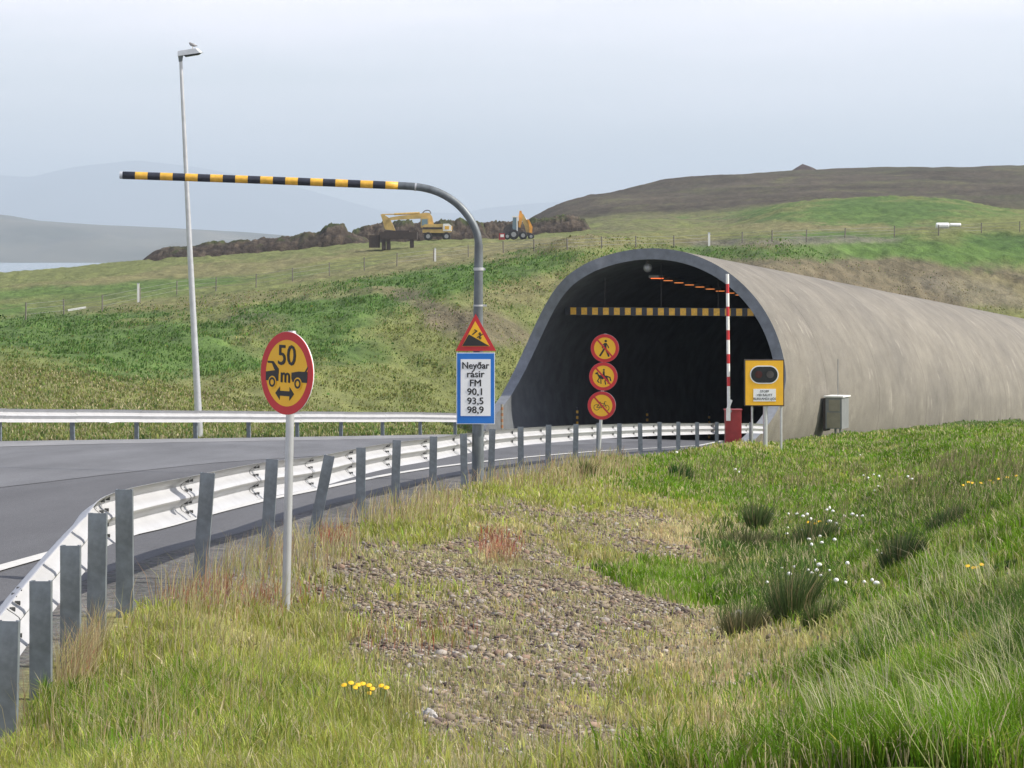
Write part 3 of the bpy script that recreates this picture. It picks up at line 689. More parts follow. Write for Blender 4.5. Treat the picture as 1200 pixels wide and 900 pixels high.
fr_ = empty('guard_rail', (-11.7, 70, -4.2), 0, 'pale steel guard rail on short posts along the far edge of the road', 'guard rail'); fb = Vector((-11.7,70,-4.2))
fp = []; Y = 62.0
while Y < 108.5:
    _, fx = road_x(Y); s0 = (road_x(Y+1)[1]-road_x(Y-1)[1])/2
    fp.append(Vector((float(fx)+.15, Y, float(zroad(float(fx), Y))+.75))); Y += 4.05/math.hypot(1, float(s0))
pm2 = post_mesh(1.1).build('post', M['galv'], fr_)
for i, p in enumerate(fp):
    o = pm2 if i == 0 else pm2.copy()
    if i: COL.objects.link(o); o.parent = fr_
    o.location = p-fb+Vector((-.12, 0, -.05)); o.rotation_euler = (0, random.uniform(-.03,.03), math.radians(-15))
fc = [p+Vector((0,0,-.155)) for p in fp]; fc = [fc[0]+Vector((-1.0,-4.0,.2))*k for k in (4,3,2,1)]+fc; ff = catmull(fc, 6)
for k in range(len(fc)-1):
    seg = [q-fb for q in ff[k*6:k*6+7]]
    seg = [s+Vector((0,0,.006*(k % 2))) for s in seg]; rail_loft('rail_panel', seg, fr_, M['rail'])

# ------------------------------------------------------------------ height gantry with its two signs
gp = P(560, 563, 48); gz = ground(gp.x, gp.y); GB = Vector((gp.x, gp.y, gz))
gan = empty('height_gantry', GB, 0, 'bent grey pole with striped black and yellow arm reaching over the road', 'height gantry')
D = 48
def gl(u, v, dy=0): q = P(u, v, D)-GB; return Vector((q.x, dy, q.z))
mb = MB(); mb.tube([Vector((0,0,-.5)), gl(560, 420), gl(561, 286)], [.088,.080,.066], 18); mb.build('pole', M['gantry'], gan, True)
arc = [gl(561,287.5), gl(559.5,276), gl(555,264), gl(548,252.5), gl(538.5,241.5), gl(527,232.5), gl(514,225.5), gl(500,221), gl(485,218.6), gl(466.5,217.6)]
mb = MB(); mb.tube(catmull(arc, 4), .060, 18); mb.build('bend', M['gantry'], gan, True)
mb = MB(); st = [gl(466.5-(466.5-144)*k/22, 217.6-(217.6-205.3)*k/22-.5*math.sin(math.pi*k/22)) for k in range(23)]
mb.tube(st, .0605, 18, mi=[(0 if k % 2 == 0 else 1) for k in range(22)]); mb.build('striped_arm', [M['stripe_yellow'], M['bblue']], gan, False)
for p_ in gan.children:
    if p_.name.startswith('striped'): p_.data.polygons.foreach_set('use_smooth', [len(q.vertices) == 4 for q in p_.data.polygons])
mb = MB(); mb.tube([gl(144,205.3), gl(140.5,205.2)], .058, 18); mb.build('end_cap', M['lampgrey'], gan)
mb = MB(); mb.tube([gl(561,317), gl(561,313.5)], .080, 18); mb.box(gl(566.5,315.5), (.06,.05,.035)); mb.build('clamp', M['galv_light'], gan)
mb = MB(); mb.tube([gl(560.5,359), gl(560.5,357)], .078, 18); mb.box(gl(567,358), (.09,.04,.03)); mb.build('clamp', M['galv_light'], gan)
mb = MB(); mb.tube([gl(488,219.2), gl(486,219)], .0635, 18); mb.build('clamp', M['galv_light'], gan)
mb = MB(); mb.tube([gl(560,488,.0), gl(560,575)], [.088,.098], 18); mb.build('sleeve', M['galv_light' if False else 'gantry'], gan, True)
YS = -.115
tri = [(557.5,367.5),(534,411),(581.5,411)]; inn = [(557,376),(541.5,405.5),(574,405.5)]
def lp(l_, y=0): return [(gl(a, b).x, gl(a, b).z) for a, b in l_]
wt = MB(); wt.prism(lp(tri), YS, YS+.02); wtri = wt.build('warning_triangle', M['red'], gan); tag(wtri, 'red and yellow triangular seven percent slope sign')
mb = MB(); mb.prism(lp(inn), YS-.004, YS-.001); mb.build('face', M['yellow'], wtri)
mb = MB(); mb.prism(lp([(549.5,391.5),(541.8,405.2),(573.5,405.2)]), YS-.008, YS-.005); mb.build('slope_symbol', M['black'], wtri)
q = gl(559.5,392); text_mesh('lettering', '7 %', .135, M['black'], wtri, (q.x, YS-.007, q.z), math.radians(30), .003, .85)
pn = MB(); c1 = gl(535, 413); c2 = gl(580, 496.5); pn.box(((c1.x+c2.x)/2, YS+.01, (c1.z+c2.z)/2), (c2.x-c1.x, .025, c1.z-c2.z)); ip = pn.build('radio_sign', M['white'], gan)
tag(ip, 'blue framed white sign listing emergency radio frequencies')
mb = MB(); mb.box(((c1.x+c2.x)/2, YS-.005, (c1.z+c2.z)/2), (c2.x-c1.x-.022, .004, c1.z-c2.z-.022)); mb.build('border', M['blue'], ip)
a1 = gl(540, 420.6); a2 = gl(575, 487); mb = MB(); mb.box(((a1.x+a2.x)/2, YS-.010, (a1.z+a2.z)/2), (a2.x-a1.x, .004, a1.z-a2.z)); mb.build('face', M['white'], ip)
for s, v, sz in (('Neyðar',428.3,.150),('rásir',438.3,.150),('FM',448.8,.150),('90,1',459,.150),('93,5',469.8,.150),('98,9',480.2,.150)):
    q = gl(557.3, v); text_mesh('lettering', s, sz, M['black'], ip, (q.x, YS-.014, q.z), 0, .0035, 1.02 if s != 'Neyðar' else .92)

# ------------------------------------------------------------------ 50 m distance sign
DS = 22.0; bp_ = P(335, 722, DS); sz_ = ground(bp_.x, bp_.y); SB = Vector((bp_.x, bp_.y, sz_))
ctop = P(340.0, 437, DS); hgt = ctop.z-SB.z; leanx = (ctop.x-SB.x)/hgt
ds = empty('distance_sign', SB, 0, 'round red and yellow fifty metre vehicle spacing sign on a thin grey pole', 'road sign', rot=(0, math.atan(leanx)+.004, 0))
mb = MB(); mb.tube([(0,0,-.4),(0,0,hgt+.288)], .030, 16); mb.build('pole', M['galv_light'], ds, True)
mb = MB(); mb.tube([(0,0,hgt+.288),(0,0,hgt+.302)], [.032,.026], 14); mb.build('pole_cap', M['signback'], ds)
yaw = -math.radians(47)
pan = MB(); pan.prism(disc(.298, 56), -.012, -.006); panel = pan.build('panel', M['white'], ds, loc=(-.016, -.045, hgt)); panel.rotation_euler = (0, 0, yaw)
mb = MB(); mb.ring(0, 0, .238, .296, -.017, -.0125, 56); mb.build('border', M['red'], panel)
mb = MB(); mb.prism(disc(.240, 56), -.0155, -.0125); mb.build('face', M['yellow'], panel)
def sy(pts): return [(x*.298, z*.298) for x, z in pts]
for nm, polys in (('truck_symbol', [[(-.79,.01),(-.40,.06),(-.31,-.02),(-.31,-.20),(-.79,-.20)], [(-.74,.27),(-.55,.27),(-.55,.22),(-.72,.22)], [(-.60,.27),(-.51,.27),(-.30,.09),(-.30,-.02),(-.42,.05),(-.47,.08)]]),
                  ('car_symbol', [[(.19,.02),(.46,.06),(.79,.06),(.79,-.20),(.24,-.20),(.19,-.12)], [(.68,.05),(.74,.05),(.82,.17),(.80,.19)]]),
                  ('arrow_symbol', [[(-.26,-.43),(.14,-.43),(.14,-.55),(-.26,-.55)], [(-.41,-.49),(-.24,-.33),(-.24,-.65)], [(.30,-.49),(.13,-.33),(.13,-.65)]])):
    mb = MB()
    for pl in polys: mb.prism(sy(pl), -.0185, -.0160)
    mb.build(nm, M['black'], panel)
for cx in (-.53, .44):
    mb = MB(); mb.prism(disc(.150*.298, 26, cx*.298, -.235*.298), -.0200, -.0188, 1); mb.ring(cx*.298, -.235*.298, .068*.298, .118*.298, -.0222, -.0204, 26); mb.build('wheel_symbol', [M['black'], M['yellow']], panel)
text_mesh('lettering', '50', .205, M['black'], panel, (.0, -.0185, .405*.298), 0, .0022, 1.04, .0015)
text_mesh('lettering', 'm', .150, M['black'], panel, (-.035*.298, -.0185, -.070*.298), 0, .003, 1.0, .0015)

# ------------------------------------------------------------------ stacked prohibition signs
DP = 62.0; b0 = P(701.5, 530, DP); PZ = ground(b0.x, b0.y); PB = Vector((b0.x, b0.y, PZ))
c3 = P(703.5, 475, DP); c2_ = P(706.2, 441, DP); c1_ = P(708.8, 408, DP)
lx = (c1_.x-PB.x)/(c1_.z-PB.z)
ps = empty('prohibition_signs', PB, 0, 'three round yellow and red prohibition signs stacked on one pole before the dark tunnel', 'road sign', rot=(0, math.atan(lx), 0))
hs_ = [(c-PB).length for c in (c1_, c2_, c3)]
mb = MB(); mb.tube([(0,0,-.5),(0,0,hs_[0]+.29)], .032, 12); mb.build('pole', M['galv_light'], ps, True)
def sign_disc(h, name, label, sym, seedyaw):
    m_ = MB(); m_.prism(disc(.287, 40), -.012, .010); pn_ = m_.build(name, M['signback'], ps, loc=(0,-.045,h)); pn_.rotation_euler = (0,0,seedyaw); tag(pn_, label)
    m_ = MB(); m_.ring(0,0,.218,.285,-.018,-.013,40); m_.build('border', M['red'], pn_)
    m_ = MB(); m_.prism(disc(.219, 40), -.016, -.013); m_.build('face', M['yellow'], pn_)
    m_ = MB()
    for pl in sym: m_.prism([(x*.215, z*.215) for x, z in pl], -.0190, -.0165)
    m_.build('symbol', M['black'], pn_)
    m_ = MB(); q = stroke([(-.155,.155),(.155,-.155)], .034)[0]; m_.prism(q, -.0220, -.0193); m_.build('slash', M['red'], pn_)
walk = [disc(.12, 14, .05, .68)] + [[(-.08,.50),(.16,.50),(.14,-.02),(-.10,-.02)]] + stroke([(-.02,.0),(-.22,-.38),(-.42,-.72)], .17)+stroke([(.06,.0),(.24,-.36),(.40,-.72)], .17)+stroke([(-.05,.45),(-.26,.2),(-.22,.0)], .09)+stroke([(.12,.45),(.3,.18),(.36,.05)], .09)
horse = [[(-.42,.12),(.34,.10),(.42,-.05),(.36,-.22),(-.30,-.22),(-.46,-.08)], [(-.40,.10),(-.56,.40),(-.78,.28),(-.74,.16),(-.60,.18),(-.48,-.05)]]+stroke([(-.36,-.15),(-.52,-.45),(-.36,-.60)], .09)+stroke([(-.22,-.18),(-.18,-.68)], .09)+stroke([(.24,-.18),(.18,-.45),(.26,-.72)], .10)+stroke([(.34,-.12),(.52,-.42),(.48,-.62)], .10)+stroke([(.38,.02),(.62,-.05),(.72,-.35)], .12)+[[(-.08,.08),(.14,.08),(.10,.50),(-.06,.50)], disc(.09, 12, .02, .62)]+stroke([(.05,.1),(-.08,-.25)], .10)
def rings(cx, cz, r, n_=18): return stroke([(cx+r*math.cos(2*math.pi*k/n_), cz+r*math.sin(2*math.pi*k/n_)) for k in range(n_+1)], .045)
bike = rings(-.46,-.20,.26)+rings(.46,-.20,.26)+stroke([(-.46,-.20),(-.20,.20),(.28,.20),(.46,-.20)], .05)+stroke([(-.20,.20),(-.02,-.22),(.28,.20)], .05)+stroke([(-.02,-.22),(-.46,-.20)], .05)+stroke([(-.36,.30),(-.10,.30)], .07)+stroke([(.28,.2),(.25,.36),(.42,.38)], .05)
sign_disc(hs_[0], 'no_walking_sign', 'top sign with a crossed out walking figure', walk, -.10)
sign_disc(hs_[1], 'no_riding_sign', 'middle sign with a crossed out horse rider', horse, -.08)
sign_disc(hs_[2], 'no_cycling_sign', 'bottom sign with a crossed out bicycle', bike, -.16)

# ------------------------------------------------------------------ barrier
DBR = 88.0; q0 = P(859, 516, DBR); BZ = min(q0.z, ground(q0.x, q0.y)); BB_ = Vector((q0.x, q0.y, BZ))
br = empty('barrier_gate', BB_, 0, 'red barrier cabinet with a raised red and white striped boom at the tunnel mouth', 'barrier')
def bl(u, v, dy=0): z = P(u, v, DBR)-BB_; return Vector((z.x, dy, z.z))
a, b = bl(849.5, 480.5), bl(868.5, 520)
mb = MB(); mb.box(((a.x+b.x)/2, 0, (a.z+b.z)/2-.1), (b.x-a.x, .38, a.z-b.z+.2)); mb.box(((a.x+b.x)/2, 0, a.z+.012), (b.x-a.x+.05, .42, .03)); cb = mb.build('cabinet', M['dred'], br)
mb = MB(); mb.box(((a.x+b.x)/2+.03, -.197, (a.z+b.z)/2), (b.x-a.x-.16, .012, a.z-b.z-.2)); mb.build('door', M['dred'], br)
vs_ = [478]+[452,441,425.5,414.5,398,386.5,370.5,359,343.5,332.5,321]
mb = MB(); mb.tube([bl(853.2-(478-v)*.0105, v, -.3) for v in vs_], [.046 for i in range(len(vs_))], 10, mi=[i % 2 for i in range(len(vs_)-1)]); mb.build('boom', [M['cream'], M['red']], br)
mb = MB(); mb.beam(bl(856,468,-.3), bl(852,479,-.3), .07, .16); mb.box(bl(852.6,485,-.3), (.12,.09,.36)); mb.build('boom_arm', M['cream'], br)
mb = MB(); mb.tube([bl(854,481,-.34), bl(854,481,.0)], .06, 12); mb.build('pivot', M['signback'], br)

# ------------------------------------------------------------------ yellow flashing signal panel
DY = 87.5; q0 = P(896, 524, DY); YB = Vector((q0.x, q0.y, ground(q0.x, q0.y)))
ysn = empty('signal_panel', YB, 0, 'square yellow signal board with dark oval lamp window on three grey legs beside the tunnel', 'signal sign')
def yl(u, v, dy=0): z = P(u, v, DY)-YB; return Vector((z.x, dy, z.z))
a, b = yl(872.3, 421.3), yl(919, 476); cx, cz = (a.x+b.x)/2, (a.z+b.z)/2
mb = MB(); mb.box((cx, .07, cz), (b.x-a.x, .16, a.z-b.z)); mb.build('casing', M['rust'], ysn)
mb = MB(); mb.box((cx, -.014, cz), (b.x-a.x-.06, .004, a.z-b.z-.06)); mb.build('face', M['yellow'], ysn)
def oval(cx, cz, w_, h_, n_=14):
    r = h_/2; e = w_/2-r
    return [(cx+e+r*math.cos(t), cz+r*math.sin(t)) for t in np.linspace(-math.pi/2, math.pi/2, n_)]+[(cx-e+r*math.cos(t), cz+r*math.sin(t)) for t in np.linspace(math.pi/2, 3*math.pi/2, n_)]
oc = yl(895.6, 439.0)
mb = MB(); mb.prism(oval(oc.x, oc.z, .82, .52), -.022, -.017); mb.build('lamp_rim', M['white'], ysn)
mb = MB(); mb.prism(oval(oc.x, oc.z, .76, .46), -.028, -.023); mb.build('lamp_window', M['lens'], ysn)
for k, (uu, mm) in enumerate(((889, 'lensred'), (902.5, 'dark'))):
    qq = yl(uu, 438.8); mb = MB(); mb.prism(disc(.105, 20, qq.x, qq.z), -.034, -.029); tag(mb.build('signal_lamp', M[mm], ysn), 'dull red lamp on the left' if k == 0 else 'unlit dark lamp on the right')
pc = yl(896, 463); mb = MB(); mb.box((pc.x, -.020, pc.z), (.64,.006,.355)); pl_ = mb.build('text_plate', M['white'], ysn)
for i, s in enumerate(('STOPP', 'VIÐ RAUTT', 'BLIKKANDI LJÓS')):
    text_mesh('lettering', s, .092, M['black'], pl_, (pc.x, -.026, pc.z+.105-.105*i), 0, .001, .95)
for u_, vb, r_ in ((881.5, 523, .032), (897, 526, .065), (915.6, 534, .036)):
    mb = MB(); tpz = yl(u_, 476); mb.tube([(tpz.x, .07, tpz.z), (tpz.x, .07, yl(u_, vb).z-.3)], r_, 10); mb.build('leg', M['galv_light'], ysn, True)

# ------------------------------------------------------------------ cabinet on the shell wall
cbx = empty('electrical_cabinet', tl(5.78, 4.2, .55), -TPHI, 'tan and grey electrical cabinet mounted low on the outside of the tunnel shell', 'cabinet')
mb = MB(); mb.box((0, 0, .62), (.62, .95, 1.16)); mb.build('box', M['cabgrey'], cbx)
mb = MB(); mb.box((0,0,1.225), (.74, 1.06, .05)); mb.build('roof', M['cream'], cbx)
mb = MB(); mb.box((.03,-.482,.90), (.42,.014,.42)); mb.build('door', M['tan'], cbx)
mb = MB(); mb.box((.0,-.482,.36), (.50,.014,.56)); mb.build('door', M['tan'], cbx)
mb = MB(); mb.box((-.37,-.12,.55), (.10,.62,1.2)); mb.build('shadow_plate', M['rust'], cbx)  # dark sheet standing in for the shadowed gap left of the cabinet
mb = MB(); mb.tube([(.02,-.3,.04),(.02,-.3,-.5)], .04, 8); mb.tube([(.2,-.3,.04),(.2,-.3,-.5)], .035, 8); mb.tube([(.0,.1,1.25),(.0,.1,2.6)], .012, 6); mb.build('conduit', M['galv'], cbx)

# ------------------------------------------------------------------ street lamp and bird
DL = 85.0; q0 = P(233, 508, DL); LB = Vector((q0.x, q0.y, ground(q0.x, q0.y)))
top = P(211.6, 66, DL)
lamp = empty('street_lamp', LB, 0, 'tall slender grey street lamp beyond the far guard rail', 'street lamp')
mb = MB(); tt = top-LB; mb.tube([(0,0,-.3),(0,0,.2),(tt.x*.05,0,.9),(tt.x*.5,0,tt.z*.5),(tt.x,0,tt.z)], [.115,.115,.10,.075,.045], 14); mb.build('pole', M['galv_light'], lamp, True)
mb = MB(); mb.add([tt+Vector(v_) for v_ in [(-.07,-.12,.0),(.55,-.14,.09),(.62,-.08,.10),(.62,.08,.10),(.55,.14,.09),(-.07,.12,.0), (-.07,-.10,.14),(.42,-.12,.22),(.50,-.06,.21),(.50,.06,.21),(.42,.12,.22),(-.07,.10,.14)]],
  [(0,1,2,3,4,5),(11,10,9,8,7,6)]+[(i,i+6,(i+1) % 6+6,(i+1) % 6) for i in range(6)]); mb.build('lamp_head', M['lampgrey'], lamp)
mb = MB(); mb.add([tt+Vector(v_) for v_ in [(.10,-.11,.02),(.56,-.12,.085),(.56,.12,.085),(.10,.11,.02),(.14,-.09,-.02),(.50,-.10,.04),(.50,.10,.04),(.14,.09,-.02)]], [(0,1,2,3),(7,6,5,4),(0,4,5,1),(1,5,6,2),(2,6,7,3),(3,7,4,0)]); mb.build('lamp_glass', M['lens'], lamp)
mb = MB(); mb.tube([tt+Vector((0,0,-.15)), tt+Vector((0,0,.03))], [.05,.075], 12); mb.build('collar', M['galv'], lamp)
# bird: body, head and tail as one skinned surface
def bird(loc):
    me = bpy.data.meshes.new('bird'); vs = [(0,0,0),(-.05,0,.03),(-.075,0,.065),(-.105,0,.062),(.07,0,-.012),(.14,0,-.02)]
    me.from_pydata(vs, [(0,1),(1,2),(2,3),(0,4),(4,5)], []); o = bpy.data.objects.new('bird', me); COL.objects.link(o)
    sk = o.modifiers.new('skin', 'SKIN'); rs = [.050,.042,.030,.008,.030,.009]
    for i, r in enumerate(rs): me.skin_vertices[0].data[i].radius = (r, r)
    me.skin_vertices[0].data[0].use_root = True
    o.modifiers.new('sub', 'SUBSURF').levels = 2; o.modifiers['sub'].render_levels = 2
    dg = bpy.context.evaluated_depsgraph_get(); m2 = bpy.data.meshes.new_from_object(o.evaluated_get(dg)); bpy.data.objects.remove(o)
    m2.materials.clear(); m2.materials.append(M['bird']); m2.polygons.foreach_set('use_smooth', [True]*len(m2.polygons))
    o = bpy.data.objects.new('body', m2); COL.objects.link(o)
    e_ = empty('bird', loc, 0, 'small grey bird perched on top of the street lamp head', 'bird'); o.parent = e_; o.location = (0,0,.105)
    for dy in (-.015, .015):
        m_ = MB(); m_.tube([(0,dy,.07),(.005,dy,.0)], .005, 6); m_.build('leg', M['mach'], e_)
bird(LB+tt+Vector((.33, 0, .205)))

# ------------------------------------------------------------------ wire fence and white marker stakes
FN = [(30,375),(75,370),(120,365),(164,355),(207,346),(253,341),(300,337),(343,330),(386,323),(427,317),(465,312),(508,306),(549,301),(590,297),(626,294),(665,293),(705,291),(745,290),(790,289),(831,287),(870,285),(905,283),(945,282),(990,280),(1048,278),(1100,276),(1150,274),(1195,272)]
FD = lambda u: float(np.interp(u, [0,100,207,300,465,665,831,1000,1200], [184,193,225,235,250,285,290,300,300]))
fpts = []
for u, v in FN:
    fpts.append(hit(u, v, 140, 420))
fe = empty('wire_fence', fpts[0], 0, 'low wire fence on grey wooden posts along the top of the grassy bank', 'fence')
for i, p in enumerate(fpts):
    fh = 1.05*min(1, p.y/FD(FN[i][0])); mb = MB(); mb.tube([(0,0,-.3),(random.uniform(-.04,.04),0,fh)], .042, 7); mb.build('post', M['wood'], fe, loc=p-fpts[0])
for h in (.32, .64, .95):
    mb = MB(); mb.tube([p-fpts[0]+Vector((0,-.055,h*min(1, p.y/FD(FN[i][0])))) for i, p in enumerate(fpts)], .007, 4); mb.build('wire', M['wire'], fe)
for k, (u, v, d, h) in enumerate(((162,354,186,1.10),(510,306.5,243,1.02),(831,288,282,1.15))):
    x, d, z = hit(u, v, 140, 420)
    h = h*d/(186,243,282)[k]
    t = empty('marker_stake', (x, d, z), 0, ['white marker stake on the bank left of the street lamp','white marker stake on the bank below the yellow excavator','white marker stake above the crown of the tunnel'][k], 'stake', 'white marker stakes on the bank')
    mb = MB(); mb.box((0,0,h/2-.2), (.13,.13,h+.4)); mb.build('stake', M['cream'], t)
    mb = MB(); mb.box((0,0,h+.02), (.15,.15,.05)); mb.build('cap', M['galv_light'], t)

# ------------------------------------------------------------------ spoil heap along the plateau
def heap(name, pts, D, wd, label, seed):
    us = np.linspace(pts[0][0], pts[-1][0], 200); vs = np.interp(us, [p[0] for p in pts], [p[1] for p in pts]); rows = 30; V = []; C = []
    for j in range(rows):
        t = j/(rows-1); Y = D-wd/2+wd*t; X = (us-600)*D/F; g = terr(X, np.full_like(X, Y)); zc = (300-vs)*D/F
        pr = math.sin(math.pi*t)**.6; nn = fbm(X*.35+seed, np.full_like(X, Y*.35), 5, .65); n2 = fbm(X*1.3+seed, np.full_like(X, Y*1.3), 3, .6)
        hgt_ = np.maximum(zc-terr(X, np.full_like(X, D))+.35, 0); endf = sstep(us, us[0], us[0]+14)*sstep(-us, -us[-1], -us[-1]+14)
        Z = g-.15+(hgt_*pr)*(1+nn*.42+n2*.2)*endf
        V.append(np.stack([X+n2*.25, np.full_like(X, Y)+nn*.6, Z], 1))
        green = sstep(nn+.6*pr, .55, .95)[:,None]; s_ = sstep(n2, -.2, .5)[:,None]
        C.append(((1-s_)*np.array([.042,.034,.029])+s_*np.array([.095,.077,.060]))*(1-green)+green*np.array([.055,.070,.028]))
    V = np.concatenate(V); ii = np.arange(len(V)).reshape(rows, 200)
    FF = np.stack([ii[:-1,:-1], ii[:-1,1:], ii[1:,1:], ii[1:,:-1]], -1).reshape(-1, 4)
    o = np_mesh(name, V, FF, M['heap'], {'Col': np.concatenate(C), 'Mask': np.stack([np.zeros(len(V)), np.full(len(V), .9), np.zeros(len(V))], 1)}, smooth=False)
    tag(o, label, 'earth mound'); return o
M['heap'] = M['ground']
heap('spoil_heap', [(165,302),(185,294),(215,291),(240,288),(262,287),(300,282),(340,279),(375,276),(385,268),(402,266),(407,275),(420,279),(440,283)], 388, 14, 'long dark heap of earth and turf left of the yellow excavator', 3)
heap('spoil_heap', [(402,282),(412,275),(428,268),(445,264),(470,264),(500,262),(540,262),(566,266),(576,272)], 396, 14, 'dark earth heap behind the yellow excavator', 9)
heap('spoil_heap', [(548,270),(560,263),(590,262),(620,264),(650,257),(668,255),(684,259),(697,267)], 400, 14, 'dark earth heap behind the orange backhoe loader', 15)
# cairn on the far hill
xc = P(942, 196, 932); zg = ground(xc.x, 932)
mb = MB(); rr = [(-5,-3),(-3,-5),(3,-4.5),(5.5,-2),(5,3),(1,5),(-4,4)]
mb.add([Vector((x*1.0, y, -.6)) for x, y in rr]+[Vector((x*.5, y*.5, 1.0+.2*((i*7) % 3))) for i, (x, y) in enumerate(rr)]+[Vector((-.4,0,2.2))], [(i, (i+1) % 7, (i+1) % 7+7, i+7) for i in range(7)]+[(i+7, (i+1) % 7+7, 14) for i in range(7)])
c_ = mb.build('rock_outcrop', M['rock2'], loc=(xc.x, 932, zg)); tag(c_, 'small dark rocky peak on the skyline of the brown hill', 'rocks')

# ------------------------------------------------------------------ excavator, dark trailer, backhoe
def wheel(parent, x, y, z, r, wd, name='wheel'):
    m_ = MB(); m_.tube([(x,y-wd/2,z),(x,y-wd/2+.05,z),(x,y+wd/2-.05,z),(x,y+wd/2,z)], [r*.88,r,r,r*.88], 18); w_ = m_.build(name, M['tyre'], parent)
    m_ = MB(); m_.tube([(x,y-wd/2-.03,z),(x,y-wd/2+.02,z)], r*.5, 12); m_.build('rim', M['signback'], w_)
DE = 365.0; eb = P(512, 281, DE); EB = Vector((eb.x, DE, ground(eb.x, DE)))
ex = empty('excavator', EB, 0, 'yellow wheeled excavator with its long boom stretched to the left on the plateau', 'excavator')
EZ = (P(512,280.5,DE)-EB).z
def el(u, v, dy=0): z = P(u, v, DE)-EB; return Vector((z.x, dy, z.z))
for u in (502, 523.5):
    for dy in (-1.1, 1.1): wheel(ex, el(u, 278).x, dy, max(el(u,277).z, .45), .50, .42)
mb = MB(); mb.box(el(512, 275), (3.0,1.6,.45)); mb.box(el(512,272.6), (1.2,1.2,.35)); mb.build('chassis', M['dark'], ex)
mb = MB(); mb.prism([(el(u,v).x, el(u,v).z) for u, v in ((495.5,272.6),(495.5,265),(498,263),(519,262.5),(527.5,264),(529,268),(528.5,272),(524,273.2))], -1.2, 1.2); mb.build('body', M['mach'], ex)
mb = MB(); mb.prism([(el(u,v).x, el(u,v).z) for u, v in ((519.5,271),(519.5,262.4),(526,262.2),(529.3,265),(529,270.6))], -1.28, 1.28); mb.build('counterweight', M['cream'], ex)
mb = MB(); mb.box(el(507,267.6,-1.22), (2.3,.04,.26)); mb.build('side_stripe', M['rust'], ex)
mb = MB(); mb.box(el(529.5,267.2,-.6), (.1,.6,.45)); mb.box(el(524,267,-1.29), (.5,.03,.4)); mb.build('rear_panel', M['stripe_yellow'], ex)
mb = MB(); mb.box(el(498.2,261,-.7), (.95,.9,1.25)); c_ = mb.build('cab', M['mach'], ex)
mb = MB(); mb.box(el(498.0,260.6,-1.17), (.7,.03,.75)); mb.box(el(493.2,260.6,-.7), (.03,.7,.75)); mb.build('window', M['glass'], c_)
for (a_, b_, w1, w2) in (((504.5,264.5),(503,251.5),.75,.80),((503,251.5),(456,257),.72,.45)):
    pass
mb = MB(); mb.prism([(el(u,v).x, el(u,v).z) for u, v in ((500,264.5),(498,257.5),(496,256),(457,258),(456.5,255),(470,252.7),(490,250.6),(498,249.2),(503.5,249.6),(506.5,254),(508.5,264))], -.35, .35); mb.build('boom', M['mach'], ex)
mb = MB(); mb.tube([el(447.5,251.3,-.1), el(462,251,-.1), el(478,250.7,-.1)], .07, 8); mb.tube([el(462,251,-.1), el(492,249.6,-.1)], .13, 8); mb.build('ram', M['mach'], ex)
mb = MB(); mb.tube(catmull([el(495,250), el(498,247), el(503,246.8), el(505,250.5)], 4), .055, 6); mb.build('hose', M['dark'], ex)
mb = MB(); mb.prism([(el(u,v).x, el(u,v).z) for u, v in ((446,251.2),(449,250.8),(457,256),(458.5,259),(456,267),(451,268),(448.5,259))], -.25, .25); mb.build('stick', M['mach'], ex)
mb = MB(); mb.prism([(el(u,v).x, el(u,v).z) for u, v in ((451,266),(457.5,258),(460,262),(463.5,270.5),(459,269.5),(452,269))], -.55, .55); mb.build('bucket', M['mach'], ex)
DT = min(hit(466, 291.5, 200, 420).y, 374.0); q0 = P(466, 288, DT); TB = Vector((q0.x, DT, ground(q0.x, DT)))
tr = empty('farm_trailer', TB, 0, 'dark rusty trailer frame standing before the yellow excavator', 'trailer')
def tl2(u, v, dy=0): z = P(u, v, DT)-TB; return Vector((z.x, dy, z.z))
dz_ = -tl2(466,290).z if tl2(466,290).z > 0 else 0
mb = MB()
a, b = tl2(446, 272), tl2(489, 280.5); mb.box(((a.x+b.x)/2, 0, (a.z+b.z)/2), (b.x-a.x, 1.8, a.z-b.z)); mb.box(((a.x+b.x)/2-.2, 0, a.z+.08), (b.x-a.x-1.2, 1.6, .16)); mb.build('frame', M['rust'], tr)
for u in (449.5, 455, 482.5):
    for dy in (-.7, .7):
        mb = MB(); mb.beam(tl2(u,278,dy), tl2(u+.4,293,dy), .38, .25); mb.build('leg', M['rust'], tr)
mb = MB(); mb.box(tl2(439,283), (1.1,1.6,1.3)); mb.build('drum', M['rust'], tr)
DBK = 372.0; q0 = P(605, 280.5, DBK); KB = Vector((q0.x, DBK, ground(q0.x, DBK)))
bk = empty('backhoe_loader', KB, 0, 'orange backhoe loader with its digging arm folded upright on the plateau', 'backhoe loader')
def kl(u, v, dy=0): z = P(u, v, DBK)-KB; return Vector((z.x, dy, z.z))
for u, v, r in ((602, 276.5, .62), (613, 277.5, .50), (622.3, 278, .38), (594.5, 278.3, .40)):
    for dy in (-.9, .9): wheel(bk, kl(u, v).x, dy, kl(u, 280.8).z+r, r, .4)
mb = MB(); mb.prism([(kl(u,v).x, kl(u,v).z) for u, v in ((589,277),(590,268),(594,263.5),(600,263),(606,271),(623,273),(623,276.5))], -.7, .7); mb.build('body', M['dark'], bk)
mb = MB(); mb.prism([(kl(u,v).x, kl(u,v).z) for u, v in ((584.5,281),(585,273.5),(591.5,273.5),(592,281))], -1.1, 1.1); mb.build('front_bucket', M['dred'], bk)
mb = MB(); mb.box(kl(588.5,276.4,-1.13), (.42,.03,.32)); mb.build('lamp_panel', M['cream'], bk)
